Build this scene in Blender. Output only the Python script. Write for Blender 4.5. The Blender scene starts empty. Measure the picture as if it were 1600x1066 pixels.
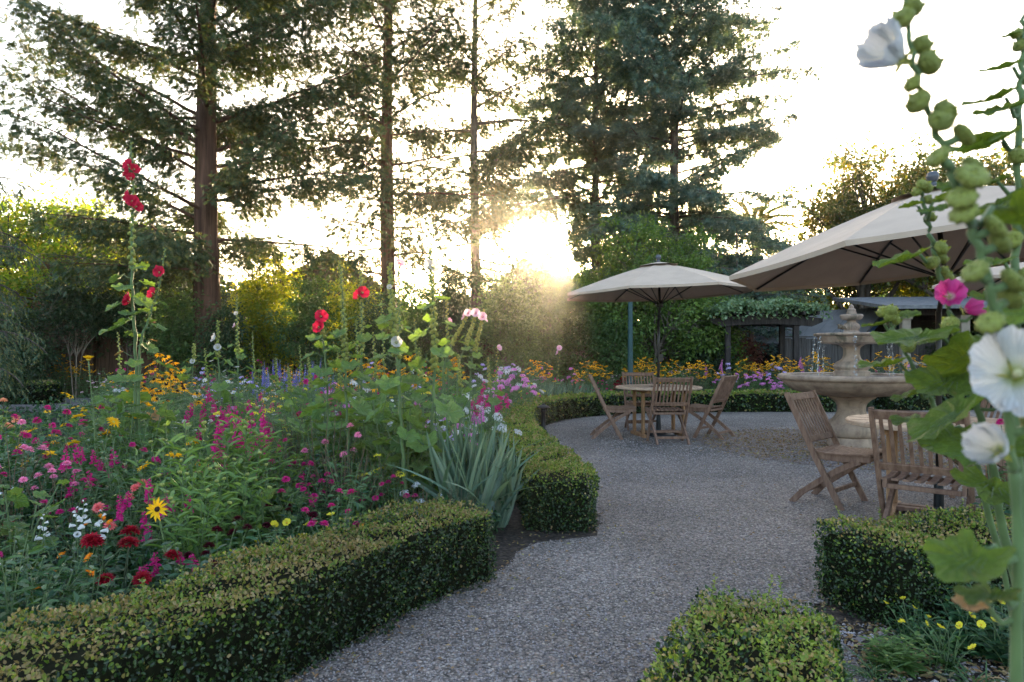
import bpy, math, random
import numpy as np
from mathutils import Vector, Matrix

# ------------------------------------------------------------------ camera, sky, sun, exposure
SC = bpy.context.scene
COL = SC.collection
R = math.radians
F, YH, CH = 1067.0, 548.0, 1.28        # focal length in photo pixels, horizon row, eye height

cam_d = bpy.data.cameras.new('camera')
cam = bpy.data.objects.new('camera', cam_d)
COL.objects.link(cam)
cam.location = (0, 0, CH)
cam.rotation_euler = (R(90), 0, 0)
cam_d.lens = 24
cam_d.sensor_width = 36
cam_d.shift_y = 15 / 1600
cam_d.clip_start = 0.02
cam_d.clip_end = 3000
cam_d.dof.use_dof = True
cam_d.dof.focus_distance = 7.0
cam_d.dof.aperture_fstop = 7.1
SC.camera = cam

SUN_EL, SUN_AZ = 9.2, 4.8              # degrees, azimuth clockwise from +Y
world = bpy.data.worlds.new('World')
SC.world = world
world.use_nodes = True
wn = world.node_tree
bg = wn.nodes['Background']
sky = wn.nodes.new('ShaderNodeTexSky')
sky.sky_type = 'NISHITA'
sky.sun_disc = False
sky.sun_elevation = R(SUN_EL)
sky.sun_rotation = R(SUN_AZ)
sky.air_density = 0.85
sky.dust_density = 2.9
sky.ozone_density = 0.5
wn.links.new(sky.outputs[0], bg.inputs[0])
bg.inputs[1].default_value = 0.15

sun_d = bpy.data.lights.new('sun', 'SUN')
sun_d.energy = 5.0
sun_d.angle = R(0.53)
sun_d.color = (1.0, 0.74, 0.45)
sun = bpy.data.objects.new('sun', sun_d)
COL.objects.link(sun)
sdir = Vector((math.sin(R(SUN_AZ)) * math.cos(R(SUN_EL)), math.cos(R(SUN_AZ)) * math.cos(R(SUN_EL)), math.sin(R(SUN_EL))))
sun.rotation_euler = sdir.to_track_quat('Z', 'Y').to_euler()
sun.location = (5, 60, 12)

SC.view_settings.view_transform = 'Standard'
SC.view_settings.look = 'None'
SC.view_settings.gamma = 1
SC.view_settings.exposure = 2.88
SC.render.engine = 'CYCLES'
SC.cycles.max_bounces = 6
SC.cycles.diffuse_bounces = 3
SC.cycles.glossy_bounces = 2
SC.cycles.transmission_bounces = 4
SC.cycles.transparent_max_bounces = 6

rng = np.random.default_rng(7)
random.seed(7)

def at(px, Y, z=0.0):
    return np.array([(px - 800) * Y / F, Y, z])

def zat(py, Y):
    return CH + (YH - py) * Y / F

# ------------------------------------------------------------------ materials
def nt(name):
    m = bpy.data.materials.new(name)
    m.use_nodes = True
    t = m.node_tree
    return m, t, t.nodes['Principled BSDF'], t.nodes['Material Output']

def ramp(t, src, cols):
    r = t.nodes.new('ShaderNodeValToRGB')
    e = r.color_ramp.elements
    n = len(cols)
    while len(e) < n:
        e.new(0.5)
    for i, c in enumerate(cols):
        e[i].position = i / max(1, n - 1)
        e[i].color = (*c, 1)
    t.links.new(src, r.inputs[0])
    return r.outputs[0]

def leafmat(name, cols, trans=0.3, rough=0.5, spec=0.35, tcol=None, noise=1.5, sheen=0):
    """leaves: a colour per leaf, a slow drift over the plant, light passing through the blade"""
    m, t, p, o = nt(name)
    g = t.nodes.new('ShaderNodeNewGeometry')
    c = ramp(t, g.outputs['Random Per Island'], cols)
    tc = t.nodes.new('ShaderNodeTexCoord')
    nz = t.nodes.new('ShaderNodeTexNoise')
    nz.inputs['Scale'].default_value = noise
    nz.inputs['Detail'].default_value = 3
    t.links.new(tc.outputs['Object'], nz.inputs['Vector'])
    oi = t.nodes.new('ShaderNodeObjectInfo')
    ad = t.nodes.new('ShaderNodeMath'); ad.operation = 'MULTIPLY_ADD'
    t.links.new(oi.outputs['Random'], ad.inputs[0]); ad.inputs[1].default_value = 0.35
    t.links.new(nz.outputs[0], ad.inputs[2])
    mr = t.nodes.new('ShaderNodeMapRange')
    mr.inputs[1].default_value = 0.3; mr.inputs[2].default_value = 1.0
    mr.inputs[3].default_value = 0.7; mr.inputs[4].default_value = 1.4
    t.links.new(ad.outputs[0], mr.inputs[0])
    hs = t.nodes.new('ShaderNodeHueSaturation')
    t.links.new(mr.outputs[0], hs.inputs['Value'])
    t.links.new(c, hs.inputs['Color'])
    t.links.new(hs.outputs[0], p.inputs['Base Color'])
    p.inputs['Roughness'].default_value = rough
    p.inputs['Specular IOR Level'].default_value = spec
    if trans > 0:
        tr = t.nodes.new('ShaderNodeBsdfTranslucent')
        if tcol is None:
            mu = t.nodes.new('ShaderNodeMix'); mu.data_type = 'RGBA'; mu.blend_type = 'MULTIPLY'
            mu.inputs[0].default_value = 1
            t.links.new(hs.outputs[0], mu.inputs[6])
            mu.inputs[7].default_value = (1.7, 1.6, 0.7, 1)
            t.links.new(mu.outputs[2], tr.inputs[0])
        else:
            tr.inputs[0].default_value = (*tcol, 1)
        mx = t.nodes.new('ShaderNodeMixShader')
        mx.inputs[0].default_value = trans
        t.links.new(p.outputs[0], mx.inputs[1])
        t.links.new(tr.outputs[0], mx.inputs[2])
        t.links.new(mx.outputs[0], o.inputs[0])
    return m

def barkmat(name, c1, c2, sx=14, sz=1.2, bump=0.6, rough=0.9):
    m, t, p, o = nt(name)
    tc = t.nodes.new('ShaderNodeTexCoord')
    mp = t.nodes.new('ShaderNodeMapping')
    mp.inputs['Scale'].default_value = (sx, sx, sz)
    t.links.new(tc.outputs['Object'], mp.inputs[0])
    nz = t.nodes.new('ShaderNodeTexNoise')
    nz.inputs['Scale'].default_value = 1; nz.inputs['Detail'].default_value = 6
    nz.inputs['Roughness'].default_value = 0.65
    t.links.new(mp.outputs[0], nz.inputs['Vector'])
    cr = t.nodes.new('ShaderNodeValToRGB')
    cr.color_ramp.elements[0].position = 0.35; cr.color_ramp.elements[0].color = (*c1, 1)
    cr.color_ramp.elements[1].position = 0.68; cr.color_ramp.elements[1].color = (*c2, 1)
    t.links.new(nz.outputs[0], cr.inputs[0])
    t.links.new(cr.outputs[0], p.inputs['Base Color'])
    b = t.nodes.new('ShaderNodeBump'); b.inputs['Strength'].default_value = bump; b.inputs['Distance'].default_value = 0.03
    t.links.new(nz.outputs[0], b.inputs['Height'])
    t.links.new(b.outputs[0], p.inputs['Normal'])
    p.inputs['Roughness'].default_value = rough
    p.inputs['Specular IOR Level'].default_value = 0.2
    return m

def plain(name, c, rough=0.6, spec=0.4, metal=0.0, var=0.0, scale=8.0, bump=0.0, c2=None):
    m, t, p, o = nt(name)
    p.inputs['Base Color'].default_value = (*c, 1)
    p.inputs['Roughness'].default_value = rough
    p.inputs['Specular IOR Level'].default_value = spec
    p.inputs['Metallic'].default_value = metal
    if var or bump or c2:
        tc = t.nodes.new('ShaderNodeTexCoord')
        nz = t.nodes.new('ShaderNodeTexNoise')
        nz.inputs['Scale'].default_value = scale; nz.inputs['Detail'].default_value = 6
        t.links.new(tc.outputs['Object'], nz.inputs['Vector'])
        if c2 is None:
            c2 = tuple(x * (1 - var) for x in c)
        cr = t.nodes.new('ShaderNodeValToRGB')
        cr.color_ramp.elements[0].position = 0.35; cr.color_ramp.elements[0].color = (*c2, 1)
        cr.color_ramp.elements[1].position = 0.65; cr.color_ramp.elements[1].color = (*c, 1)
        t.links.new(nz.outputs[0], cr.inputs[0])
        t.links.new(cr.outputs[0], p.inputs['Base Color'])
        if bump:
            b = t.nodes.new('ShaderNodeBump'); b.inputs['Strength'].default_value = bump; b.inputs['Distance'].default_value = 0.01
            t.links.new(nz.outputs[0], b.inputs['Height'])
            t.links.new(b.outputs[0], p.inputs['Normal'])
    return m

def petal(name, c1, c2=None, trans=0.35, rough=0.6):
    c2 = c2 or tuple(x * 0.8 for x in c1)
    return leafmat(name, [c1, c2], trans=trans, rough=rough, spec=0.2, tcol=tuple(min(1, x * 1.1) for x in c1), noise=9)

M = {}
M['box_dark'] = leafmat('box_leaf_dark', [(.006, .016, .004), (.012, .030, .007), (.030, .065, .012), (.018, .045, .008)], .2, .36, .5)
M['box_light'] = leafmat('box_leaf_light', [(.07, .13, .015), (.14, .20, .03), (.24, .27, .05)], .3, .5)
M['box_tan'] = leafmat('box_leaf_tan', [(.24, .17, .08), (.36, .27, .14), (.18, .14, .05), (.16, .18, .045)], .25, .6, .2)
M['core'] = plain('hedge_inside', (.014, .016, .007), .95, .1, var=.6, scale=30)
M['redwood'] = leafmat('redwood_needles', [(.020, .040, .020), (.033, .060, .026), (.045, .07, .028), (.09, .08, .02)], .24, .6, noise=.6)
M['cedar'] = leafmat('cedar_needles', [(.05, .095, .08), (.075, .13, .11), (.115, .17, .13), (.13, .16, .08)], .25, .6, noise=.6)
M['deodar'] = leafmat('deodar_needles', [(.025, .055, .035), (.045, .08, .05), (.16, .14, .05)], .3, .6, noise=.6)
M['maple'] = leafmat('maple_leaves', [(.07, .15, .015), (.13, .22, .02), (.22, .27, .03), (.28, .24, .04)], .5, .5, noise=.5)
M['laurel'] = leafmat('laurel_leaves', [(.065, .12, .03), (.10, .17, .04), (.16, .24, .05)], .38, .42, noise=.8)
M['oak'] = leafmat('oak_leaves', [(.04, .065, .02), (.07, .10, .025), (.12, .12, .03), (.16, .11, .03)], .4, .55, noise=.7)
M['shrub'] = leafmat('shrub_leaves', [(.04, .08, .028), (.065, .12, .038), (.10, .165, .05)], .35, .5, noise=.8)
M['shrub_dark'] = leafmat('dark_shrub_leaves', [(.016, .034, .016), (.03, .058, .025), (.05, .085, .035)], .3, .45, noise=.8)
M['shrub_yellow'] = leafmat('yellow_shrub_leaves', [(.09, .14, .015), (.18, .22, .02), (.28, .26, .02)], .5, .5, noise=.8)
M['shrub_red'] = leafmat('red_shrub_leaves', [(.10, .03, .03), (.16, .05, .04), (.12, .07, .04)], .35, .5, noise=.8)
M['ivy'] = leafmat('ivy_leaves', [(.05, .10, .04), (.12, .19, .09), (.22, .29, .17)], .25, .4, .5)
M['g_mid'] = leafmat('leaf_mid_green', [(.035, .08, .028), (.055, .115, .038), (.085, .16, .05)], .3, .42, .5)
M['g_bright'] = leafmat('leaf_bright_green', [(.07, .135, .035), (.11, .19, .05), (.16, .25, .08)], .35, .45, .4)
M['g_dark'] = leafmat('leaf_dark_green', [(.012, .045, .018), (.025, .075, .028), (.04, .10, .035)], .25, .38, .5)
M['g_grey'] = leafmat('leaf_grey_green', [(.10, .16, .10), (.15, .21, .14), (.20, .27, .18)], .3, .6, .3)
M['g_blue'] = leafmat('leaf_blue_green', [(.06, .11, .075), (.10, .16, .11), (.16, .22, .15)], .25, .45, .5)
M['g_yel'] = leafmat('leaf_yellow_green', [(.14, .24, .03), (.22, .33, .05)], .4, .5, .4)
M['purple_leaf'] = leafmat('leaf_purple', [(.035, .018, .03), (.07, .03, .05), (.04, .05, .04)], .2, .4, .5)
M['brown_leaf'] = leafmat('leaf_withered', [(.22, .10, .04), (.30, .17, .08), (.16, .08, .04)], .3, .7, .2)
M['holly_leaf'] = leafmat('hollyhock_leaf', [(.06, .12, .03), (.09, .16, .04), (.13, .20, .06)], .4, .55, .35, noise=3)
M['holly_near'] = leafmat('hollyhock_leaf_near', [(.06, .105, .015), (.09, .14, .02), (.045, .08, .018)], .4, .7, .2, noise=8)
M['stem'] = plain('stem_green', (.11, .17, .06), .6, .3, var=.35, scale=25)
M['stem_dark'] = plain('stem_dark', (.06, .08, .04), .6, .3, var=.35, scale=25)
M['stem_brown'] = plain('stem_brown', (.16, .11, .07), .8, .2, var=.4, scale=18, bump=.4)
M['bud'] = leafmat('bud_green', [(.15, .19, .03), (.22, .25, .05), (.28, .28, .08)], .2, .6, .3, noise=60)
M['red'] = petal('petal_red', (.62, .015, .045), (.50, .01, .03))
M['crimson'] = petal('petal_crimson', (.32, .008, .02), (.20, .004, .015), .2)
M['maroon'] = petal('petal_maroon', (.07, .004, .012), (.04, .003, .01), .15)
M['magenta'] = petal('petal_magenta', (.60, .03, .22), (.45, .02, .16))
M['pink'] = petal('petal_pink', (.80, .28, .45), (.70, .2, .38))
M['palepink'] = petal('petal_pale_pink', (.80, .52, .62), (.75, .45, .6))
M['coral'] = petal('petal_coral', (.80, .16, .17), (.75, .26, .25))
M['white'] = petal('petal_white', (.60, .60, .60), (.54, .54, .56))
M['cream'] = petal('petal_cream', (.55, .53, .32), (.5, .47, .28))
M['throat'] = petal('petal_green_throat', (.42, .46, .14), (.36, .40, .10))
M['yellow'] = petal('petal_yellow', (.85, .52, .015), (.80, .42, .01))
M['gold'] = petal('petal_gold', (.85, .38, .012), (.85, .46, .015))
M['lemon'] = petal('petal_lemon', (.80, .70, .06), (.78, .62, .05))
M['orange'] = petal('petal_orange', (.85, .25, .015), (.80, .33, .02))
M['peach'] = petal('petal_peach', (.85, .40, .25), (.80, .50, .28))
M['purple'] = petal('petal_purple', (.38, .07, .42), (.45, .10, .40))
M['lilac'] = petal('petal_lilac', (.55, .42, .75), (.6, .5, .78))
M['blue'] = petal('petal_blue_violet', (.18, .16, .55), (.25, .2, .6))
M['mauve'] = petal('petal_mauve', (.60, .18, .48), (.68, .28, .55))
M['disc_dark'] = plain('disc_dark', (.03, .015, .008), .8, .2, bump=.5, scale=200)
M['disc_yellow'] = plain('disc_yellow', (.55, .42, .06), .8, .2, bump=.5, scale=200)
M['bark_red'] = barkmat('redwood_bark', (.045, .022, .016), (.15, .078, .055), 9, .7, 1.0)
M['bark'] = barkmat('grey_brown_bark', (.05, .04, .035), (.15, .12, .10), 14, 2.0, .8)
M['bark_pale'] = barkmat('pale_bark', (.12, .09, .07), (.25, .20, .15), 14, 4.0, .5)
M['teak'] = barkmat('weathered_teak', (.125, .068, .048), (.25, .15, .105), 30, 6, .25, .62)
M['teak_top'] = barkmat('teak_tabletop', (.36, .235, .16), (.47, .34, .25), 30, 30, .15, .55)
M['teak_warm'] = barkmat('teak_leg', (.24, .12, .06), (.40, .23, .12), 30, 3, .2, .55)
M['canvas'] = plain('umbrella_canvas', (.46, .345, .265), .85, .15, var=.10, scale=5, bump=.1)
M['canvas'].node_tree.nodes['Principled BSDF'].inputs['Sheen Weight'].default_value = .1
M['bronze'] = plain('umbrella_frame', (.022, .018, .016), .4, .5, metal=.3)
M['iron'] = plain('black_iron', (.015, .016, .018), .5, .5, metal=.3)
M['ballgrey'] = plain('finial_grey', (.06, .065, .08), .45, .5)
M['teal'] = plain('teal_paint', (.014, .055, .06), .5, .4, var=.3, scale=10)
M['fence'] = barkmat('fence_wood', (.055, .032, .022), (.13, .078, .05), 25, 1.5, .5)
M['fence_grey'] = barkmat('grey_fence_wood', (.05, .045, .045), (.12, .11, .11), 25, 1.5, .5)
M['timber'] = barkmat('dark_timber', (.018, .015, .015), (.05, .042, .04), 20, 3, .5)
M['roof_metal'] = plain('grey_roof_metal', (.20, .195, .20), .6, .3, var=.25, scale=3)
M['fascia'] = plain('blue_fascia', (.03, .05, .10), .5, .4)
M['stucco'] = plain('dark_wall', (.10, .08, .07), .9, .2, var=.2, scale=4)
M['post_paint'] = plain('porch_post_paint', (.30, .25, .21), .7, .3, var=.2)
M['glass_dark'] = plain('window_glass', (.02, .025, .03), .12, .6)
M['water'] = plain('water', (.30, .32, .34), .08, .6)
M['shingle'] = barkmat('grey_shingles', (.10, .10, .11), (.2, .2, .21), 6, 6, .5)
M['bird'] = plain('sparrow_feathers', (.22, .17, .12), .9, .1, c2=(.10, .07, .05), scale=60)
M['bird_beak'] = plain('beak', (.05, .04, .03), .5)
M['patio_stone'] = plain('flagstone', (.24, .21, .21), .8, .2, var=.3, scale=3, bump=.3)
M['sandstone'] = plain('sandstone_rock', (.40, .27, .21), .9, .2, var=.35, scale=6, bump=.6)

def veined(m, scale=7, dark=.72):
    t = m.node_tree; p = t.nodes['Principled BSDF']; hs = next(n for n in t.nodes if n.type == 'HUE_SAT')
    tc = t.nodes.new('ShaderNodeTexCoord')
    v = t.nodes.new('ShaderNodeTexVoronoi'); v.feature = 'DISTANCE_TO_EDGE'; v.inputs['Scale'].default_value = scale
    t.links.new(tc.outputs['Generated'], v.inputs['Vector'])
    mr = t.nodes.new('ShaderNodeMapRange'); mr.inputs[1].default_value = 0; mr.inputs[2].default_value = .12; mr.inputs[3].default_value = 1.35; mr.inputs[4].default_value = .9
    t.links.new(v.outputs['Distance'], mr.inputs[0])
    nz = t.nodes.new('ShaderNodeTexNoise'); nz.inputs['Scale'].default_value = 5; nz.inputs['Detail'].default_value = 5
    t.links.new(tc.outputs['Generated'], nz.inputs['Vector'])
    cr = t.nodes.new('ShaderNodeValToRGB'); cr.color_ramp.elements[0].position = .62; cr.color_ramp.elements[0].color = (0, 0, 0, 1); cr.color_ramp.elements[1].position = .74; cr.color_ramp.elements[1].color = (1, 1, 1, 1)
    t.links.new(nz.outputs[0], cr.inputs[0])
    h2 = t.nodes.new('ShaderNodeHueSaturation'); t.links.new(hs.outputs[0], h2.inputs['Color']); t.links.new(mr.outputs[0], h2.inputs['Value'])
    mx = t.nodes.new('ShaderNodeMix'); mx.data_type = 'RGBA'; t.links.new(cr.outputs[0], mx.inputs[0]); t.links.new(h2.outputs[0], mx.inputs[6]); mx.inputs[7].default_value = (.20, .17, .05, 1)
    t.links.new(mx.outputs[2], p.inputs['Base Color'])
    b = t.nodes.new('ShaderNodeBump'); b.inputs['Strength'].default_value = .6; b.inputs['Distance'].default_value = .004; b.invert = True
    t.links.new(mr.outputs[0], b.inputs['Height']); t.links.new(b.outputs[0], p.inputs['Normal'])
    p.inputs['Sheen Weight'].default_value = .08
veined(M['holly_leaf'], 8); veined(M['holly_near'], 9); veined(M['bud'], 4)
M['stem'].node_tree.nodes['Principled BSDF'].inputs['Sheen Weight'].default_value = .15

# fountain stone with stains
def stonemat():
    m, t, p, o = nt('cast_stone')
    tc = t.nodes.new('ShaderNodeTexCoord')
    n1 = t.nodes.new('ShaderNodeTexNoise'); n1.inputs['Scale'].default_value = 5; n1.inputs['Detail'].default_value = 8; n1.inputs['Roughness'].default_value = .65
    t.links.new(tc.outputs['Object'], n1.inputs['Vector'])
    c = t.nodes.new('ShaderNodeValToRGB')
    e = c.color_ramp.elements
    e[0].position = .3; e[0].color = (.16, .10, .075, 1)
    e[1].position = .7; e[1].color = (.44, .32, .235, 1)
    k = e.new(.5); k.color = (.32, .225, .165, 1)
    t.links.new(n1.outputs[0], c.inputs[0])
    mp = t.nodes.new('ShaderNodeMapping'); mp.inputs['Scale'].default_value = (9, 9, .9)
    t.links.new(tc.outputs['Object'], mp.inputs[0])
    n2 = t.nodes.new('ShaderNodeTexNoise'); n2.inputs['Scale'].default_value = 1.2; n2.inputs['Detail'].default_value = 5
    t.links.new(mp.outputs[0], n2.inputs['Vector'])
    r2 = t.nodes.new('ShaderNodeValToRGB')
    r2.color_ramp.elements[0].position = .52; r2.color_ramp.elements[0].color = (0, 0, 0, 1)
    r2.color_ramp.elements[1].position = .66; r2.color_ramp.elements[1].color = (1, 1, 1, 1)
    t.links.new(n2.outputs[0], r2.inputs[0])
    # mossy darkening towards the wet upper tier (height stain)
    sp = t.nodes.new('ShaderNodeSeparateXYZ'); t.links.new(tc.outputs['Object'], sp.inputs[0])
    mr = t.nodes.new('ShaderNodeMapRange'); mr.inputs[1].default_value = .95; mr.inputs[2].default_value = 1.5
    mr.inputs[3].default_value = .35; mr.inputs[4].default_value = 1.0
    t.links.new(sp.outputs[2], mr.inputs[0])
    mu = t.nodes.new('ShaderNodeMath'); mu.operation = 'MULTIPLY'
    t.links.new(r2.outputs[0], mu.inputs[0]); t.links.new(mr.outputs[0], mu.inputs[1])
    mx = t.nodes.new('ShaderNodeMix'); mx.data_type = 'RGBA'
    t.links.new(mu.outputs[0], mx.inputs[0]); t.links.new(c.outputs[0], mx.inputs[6])
    mx.inputs[7].default_value = (.10, .085, .055, 1)
    t.links.new(mx.outputs[2], p.inputs['Base Color'])
    b = t.nodes.new('ShaderNodeBump'); b.inputs['Strength'].default_value = .5; b.inputs['Distance'].default_value = .01
    t.links.new(n1.outputs[0], b.inputs['Height']); t.links.new(b.outputs[0], p.inputs['Normal'])
    p.inputs['Roughness'].default_value = .75
    return m
M['stone'] = stonemat()

def gravelmat(name, cols, scale, bump=1.0, tint=None):
    m, t, p, o = nt(name)
    tc = t.nodes.new('ShaderNodeTexCoord')
    v = t.nodes.new('ShaderNodeTexVoronoi'); v.inputs['Scale'].default_value = scale; v.feature = 'F1'
    t.links.new(tc.outputs['Object'], v.inputs['Vector'])
    sep = t.nodes.new('ShaderNodeSeparateColor'); t.links.new(v.outputs['Color'], sep.inputs[0])
    c = ramp(t, sep.outputs[0], cols)
    # dark joints between the stones
    d = t.nodes.new('ShaderNodeMapRange'); d.inputs[1].default_value = .35; d.inputs[2].default_value = .75
    d.inputs[3].default_value = 1; d.inputs[4].default_value = .38
    t.links.new(v.outputs['Distance'], d.inputs[0])
    n = t.nodes.new('ShaderNodeTexNoise'); n.inputs['Scale'].default_value = .7; n.inputs['Detail'].default_value = 7; n.inputs['Roughness'].default_value = .62
    t.links.new(tc.outputs['Object'], n.inputs['Vector'])
    mr = t.nodes.new('ShaderNodeMapRange'); mr.inputs[1].default_value = .3; mr.inputs[2].default_value = .7
    mr.inputs[3].default_value = .5; mr.inputs[4].default_value = 1.35
    t.links.new(n.outputs[0], mr.inputs[0])
    mu = t.nodes.new('ShaderNodeMath'); mu.operation = 'MULTIPLY'
    t.links.new(d.outputs[0], mu.inputs[0]); t.links.new(mr.outputs[0], mu.inputs[1])
    hs = t.nodes.new('ShaderNodeHueSaturation'); t.links.new(c, hs.inputs['Color']); t.links.new(mu.outputs[0], hs.inputs['Value'])
    t.links.new(hs.outputs[0], p.inputs['Base Color'])
    b = t.nodes.new('ShaderNodeBump'); b.inputs['Strength'].default_value = bump; b.inputs['Distance'].default_value = .006
    b.invert = True
    t.links.new(v.outputs['Distance'], b.inputs['Height']); t.links.new(b.outputs[0], p.inputs['Normal'])
    p.inputs['Roughness'].default_value = .75
    p.inputs['Specular IOR Level'].default_value = .3
    return m
M['gravel'] = gravelmat('gravel', [(.05, .043, .039), (.235, .20, .18), (.12, .103, .094), (.42, .365, .32), (.17, .146, .132), (.31, .225, .185)], 70)
M['mulch'] = gravelmat('leafy_gravel', [(.07, .055, .05), (.20, .15, .13), (.12, .10, .10), (.34, .28, .26), (.16, .10, .08)], 55)
M['soil'] = gravelmat('soil', [(.030, .022, .017), (.055, .040, .030), (.042, .030, .024), (.09, .07, .055)], 45)
M['pebble'] = leafmat('pebbles', [(.08, .07, .075), (.20, .17, .175), (.32, .29, .285), (.28, .21, .19), (.13, .115, .12)], 0, .7, .4)
M['litter'] = leafmat('leaf_litter', [(.22, .12, .06), (.35, .24, .13), (.14, .08, .04), (.30, .28, .12)], .1, .8, .1)

# ------------------------------------------------------------------ mesh helpers
class MB:
    """collects vertices and polygons (with a material slot) and links them as one mesh object"""
    def __init__(s):
        s.V = []; s.n = 0; s.F = []; s.mi = []; s.sm = []
    def add(s, V, Fs, mi=0, smooth=False):
        V = np.asarray(V, float).reshape(-1, 3)
        for f in (Fs if isinstance(Fs, list) else [Fs]):
            f = np.asarray(f, np.int64)
            s.F.append(f + s.n); s.mi.append(mi); s.sm.append(smooth)
        s.V.append(V); s.n += len(V)
    def join(s, o, mi=None):
        off = s.n
        for f, m, k in zip(o.F, o.mi, o.sm):
            s.F.append(f + off); s.mi.append(m if mi is None else mi); s.sm.append(k)
        s.V += o.V; s.n += o.n
    def moved(s, Mx):
        o = MB(); A = np.array(Mx)
        V = np.concatenate(s.V) @ A[:3, :3].T + A[:3, 3]
        o.V = [V]; o.n = len(V); o.F = list(s.F); o.mi = list(s.mi); o.sm = list(s.sm)
        return o
    def mesh(s, name, mats):
        me = bpy.data.meshes.new(name)
        V = np.concatenate(s.V)
        me.vertices.add(len(V)); me.vertices.foreach_set('co', V.astype(np.float32).ravel())
        loops = np.concatenate([f.ravel() for f in s.F])
        tot = np.concatenate([np.full(len(f), f.shape[1]) for f in s.F])
        st = np.concatenate([[0], np.cumsum(tot)[:-1]])
        me.loops.add(len(loops)); me.loops.foreach_set('vertex_index', loops.astype(np.int32))
        me.polygons.add(len(tot)); me.polygons.foreach_set('loop_start', st.astype(np.int32))
        me.polygons.foreach_set('loop_total', tot.astype(np.int32))
        me.polygons.foreach_set('material_index', np.concatenate([np.full(len(f), m) for f, m in zip(s.F, s.mi)]).astype(np.int32))
        me.polygons.foreach_set('use_smooth', np.concatenate([np.full(len(f), k) for f, k in zip(s.F, s.sm)]).astype(bool))
        for m in mats:
            me.materials.append(M[m] if isinstance(m, str) else m)
        me.update(calc_edges=True)
        return me
    def build(s, name, mats, parent=None, loc=None):
        if isinstance(mats, str): mats = [mats]
        return link(name, s.mesh(name, mats), parent, loc)

def link(name, me, parent=None, loc=None, rot=None, sc=None):
    o = bpy.data.objects.new(name, me)
    COL.objects.link(o)
    if parent: o.parent = parent
    if loc is not None: o.location = tuple(loc)
    if rot is not None: o.rotation_euler = rot
    if sc is not None: o.scale = (sc, sc, sc) if not hasattr(sc, '__len__') else sc
    return o

def thing(name, label, cat, loc=(0, 0, 0), rz=0.0, group=None):
    o = bpy.data.objects.new(name, None)
    o.empty_display_size = .1
    COL.objects.link(o)
    o.location = tuple(loc); o.rotation_euler = (0, 0, rz)
    tag(o, label, cat, group)
    return o

def tag(o, label=None, cat=None, group=None, kind=None):
    if label: o['label'] = label
    if cat: o['category'] = cat
    if group: o['group'] = group
    if kind: o['kind'] = kind
    return o

KIDS = {}
def copy_tree(o, parent=None):
    c = o.copy(); COL.objects.link(c); c.parent = parent
    if o.name not in KIDS: KIDS[o.name] = list(o.children)
    for ch in KIDS[o.name]: copy_tree(ch, c)
    return c

def unit(a):
    a = np.asarray(a, float)
    return a / np.maximum(1e-9, np.linalg.norm(a, axis=-1, keepdims=True))

def box(mb, c, size, rot=None, mi=0):
    s = np.array(size) / 2
    v = np.array([[x, y, z] for x in (-1, 1) for y in (-1, 1) for z in (-1, 1)], float) * s
    if rot is not None: v = v @ np.array(rot).T
    mb.add(v + np.array(c), np.array([[0, 1, 3, 2], [4, 6, 7, 5], [0, 4, 5, 1], [2, 3, 7, 6], [0, 2, 6, 4], [1, 5, 7, 3]]), mi)

def bar(mb, a, b, w, t, up=(0, 0, 1), mi=0, bev=.12):
    """a board from a to b, w across, t thick, with slightly bevelled long edges"""
    a = np.array(a, float); b = np.array(b, float)
    d = b - a; L = np.linalg.norm(d); d /= L
    s = np.cross(d, np.array(up, float)); s /= np.linalg.norm(s)
    n = np.cross(s, d)
    k = min(w, t) * bev
    pr = [(-w/2 + k, -t/2), (w/2 - k, -t/2), (w/2, -t/2 + k), (w/2, t/2 - k), (w/2 - k, t/2), (-w/2 + k, t/2), (-w/2, t/2 - k), (-w/2, -t/2 + k)]
    V = [p + s * x + n * y for p in (a, b) for x, y in pr]
    Fq = [[i, (i + 1) % 8, 8 + (i + 1) % 8, 8 + i] for i in range(8)]
    mb.add(V, [np.array(Fq), np.array([list(range(8))[::-1]]), np.array([list(range(8, 16))])], mi)

def tube(mb, pts, rad, seg=6, mi=0, cap=True, smooth=True):
    P = np.array(pts, float); n = len(P)
    rad = np.broadcast_to(np.array(rad, float), (n,))
    T = np.gradient(P, axis=0) if n > 2 else np.repeat((P[1] - P[0])[None], n, 0)
    T = unit(T)
    ref = np.array([0, 0, 1.]) if abs(T[:, 2]).mean() < .9 else np.array([1., 0, 0])
    S = unit(np.cross(T, ref)); N = np.cross(S, T)
    a = np.arange(seg) * 2 * np.pi / seg
    ring = S[:, None] * np.cos(a)[None, :, None] + N[:, None] * np.sin(a)[None, :, None]
    V = (P[:, None] + ring * rad[:, None, None]).reshape(-1, 3)
    i = np.arange(n - 1)[:, None] * seg; j = np.arange(seg)[None]; jn = (j + 1) % seg
    Fq = np.stack([i + j, i + jn, i + seg + jn, i + seg + j], -1).reshape(-1, 4)
    Fs = [Fq]
    if cap:
        Fs += [np.array([list(range(seg))[::-1]]), np.array([list(range((n - 1) * seg, n * seg))])]
    mb.add(V, Fs, mi, smooth)

def lathe(mb, prof, seg=32, c=(0, 0, 0), mi=0, smooth=True, close=True):
    pr = np.array(prof, float)
    a = np.arange(seg) * 2 * np.pi / seg
    V = np.stack([pr[:, None, 0] * np.cos(a), pr[:, None, 0] * np.sin(a), np.repeat(pr[:, 1][:, None], seg, 1)], -1).reshape(-1, 3) + np.array(c)
    n = len(pr); i = np.arange(n - 1)[:, None] * seg; j = np.arange(seg)[None]; jn = (j + 1) % seg
    mb.add(V, np.stack([i + j, i + jn, i + seg + jn, i + seg + j], -1).reshape(-1, 4), mi, smooth)

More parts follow.
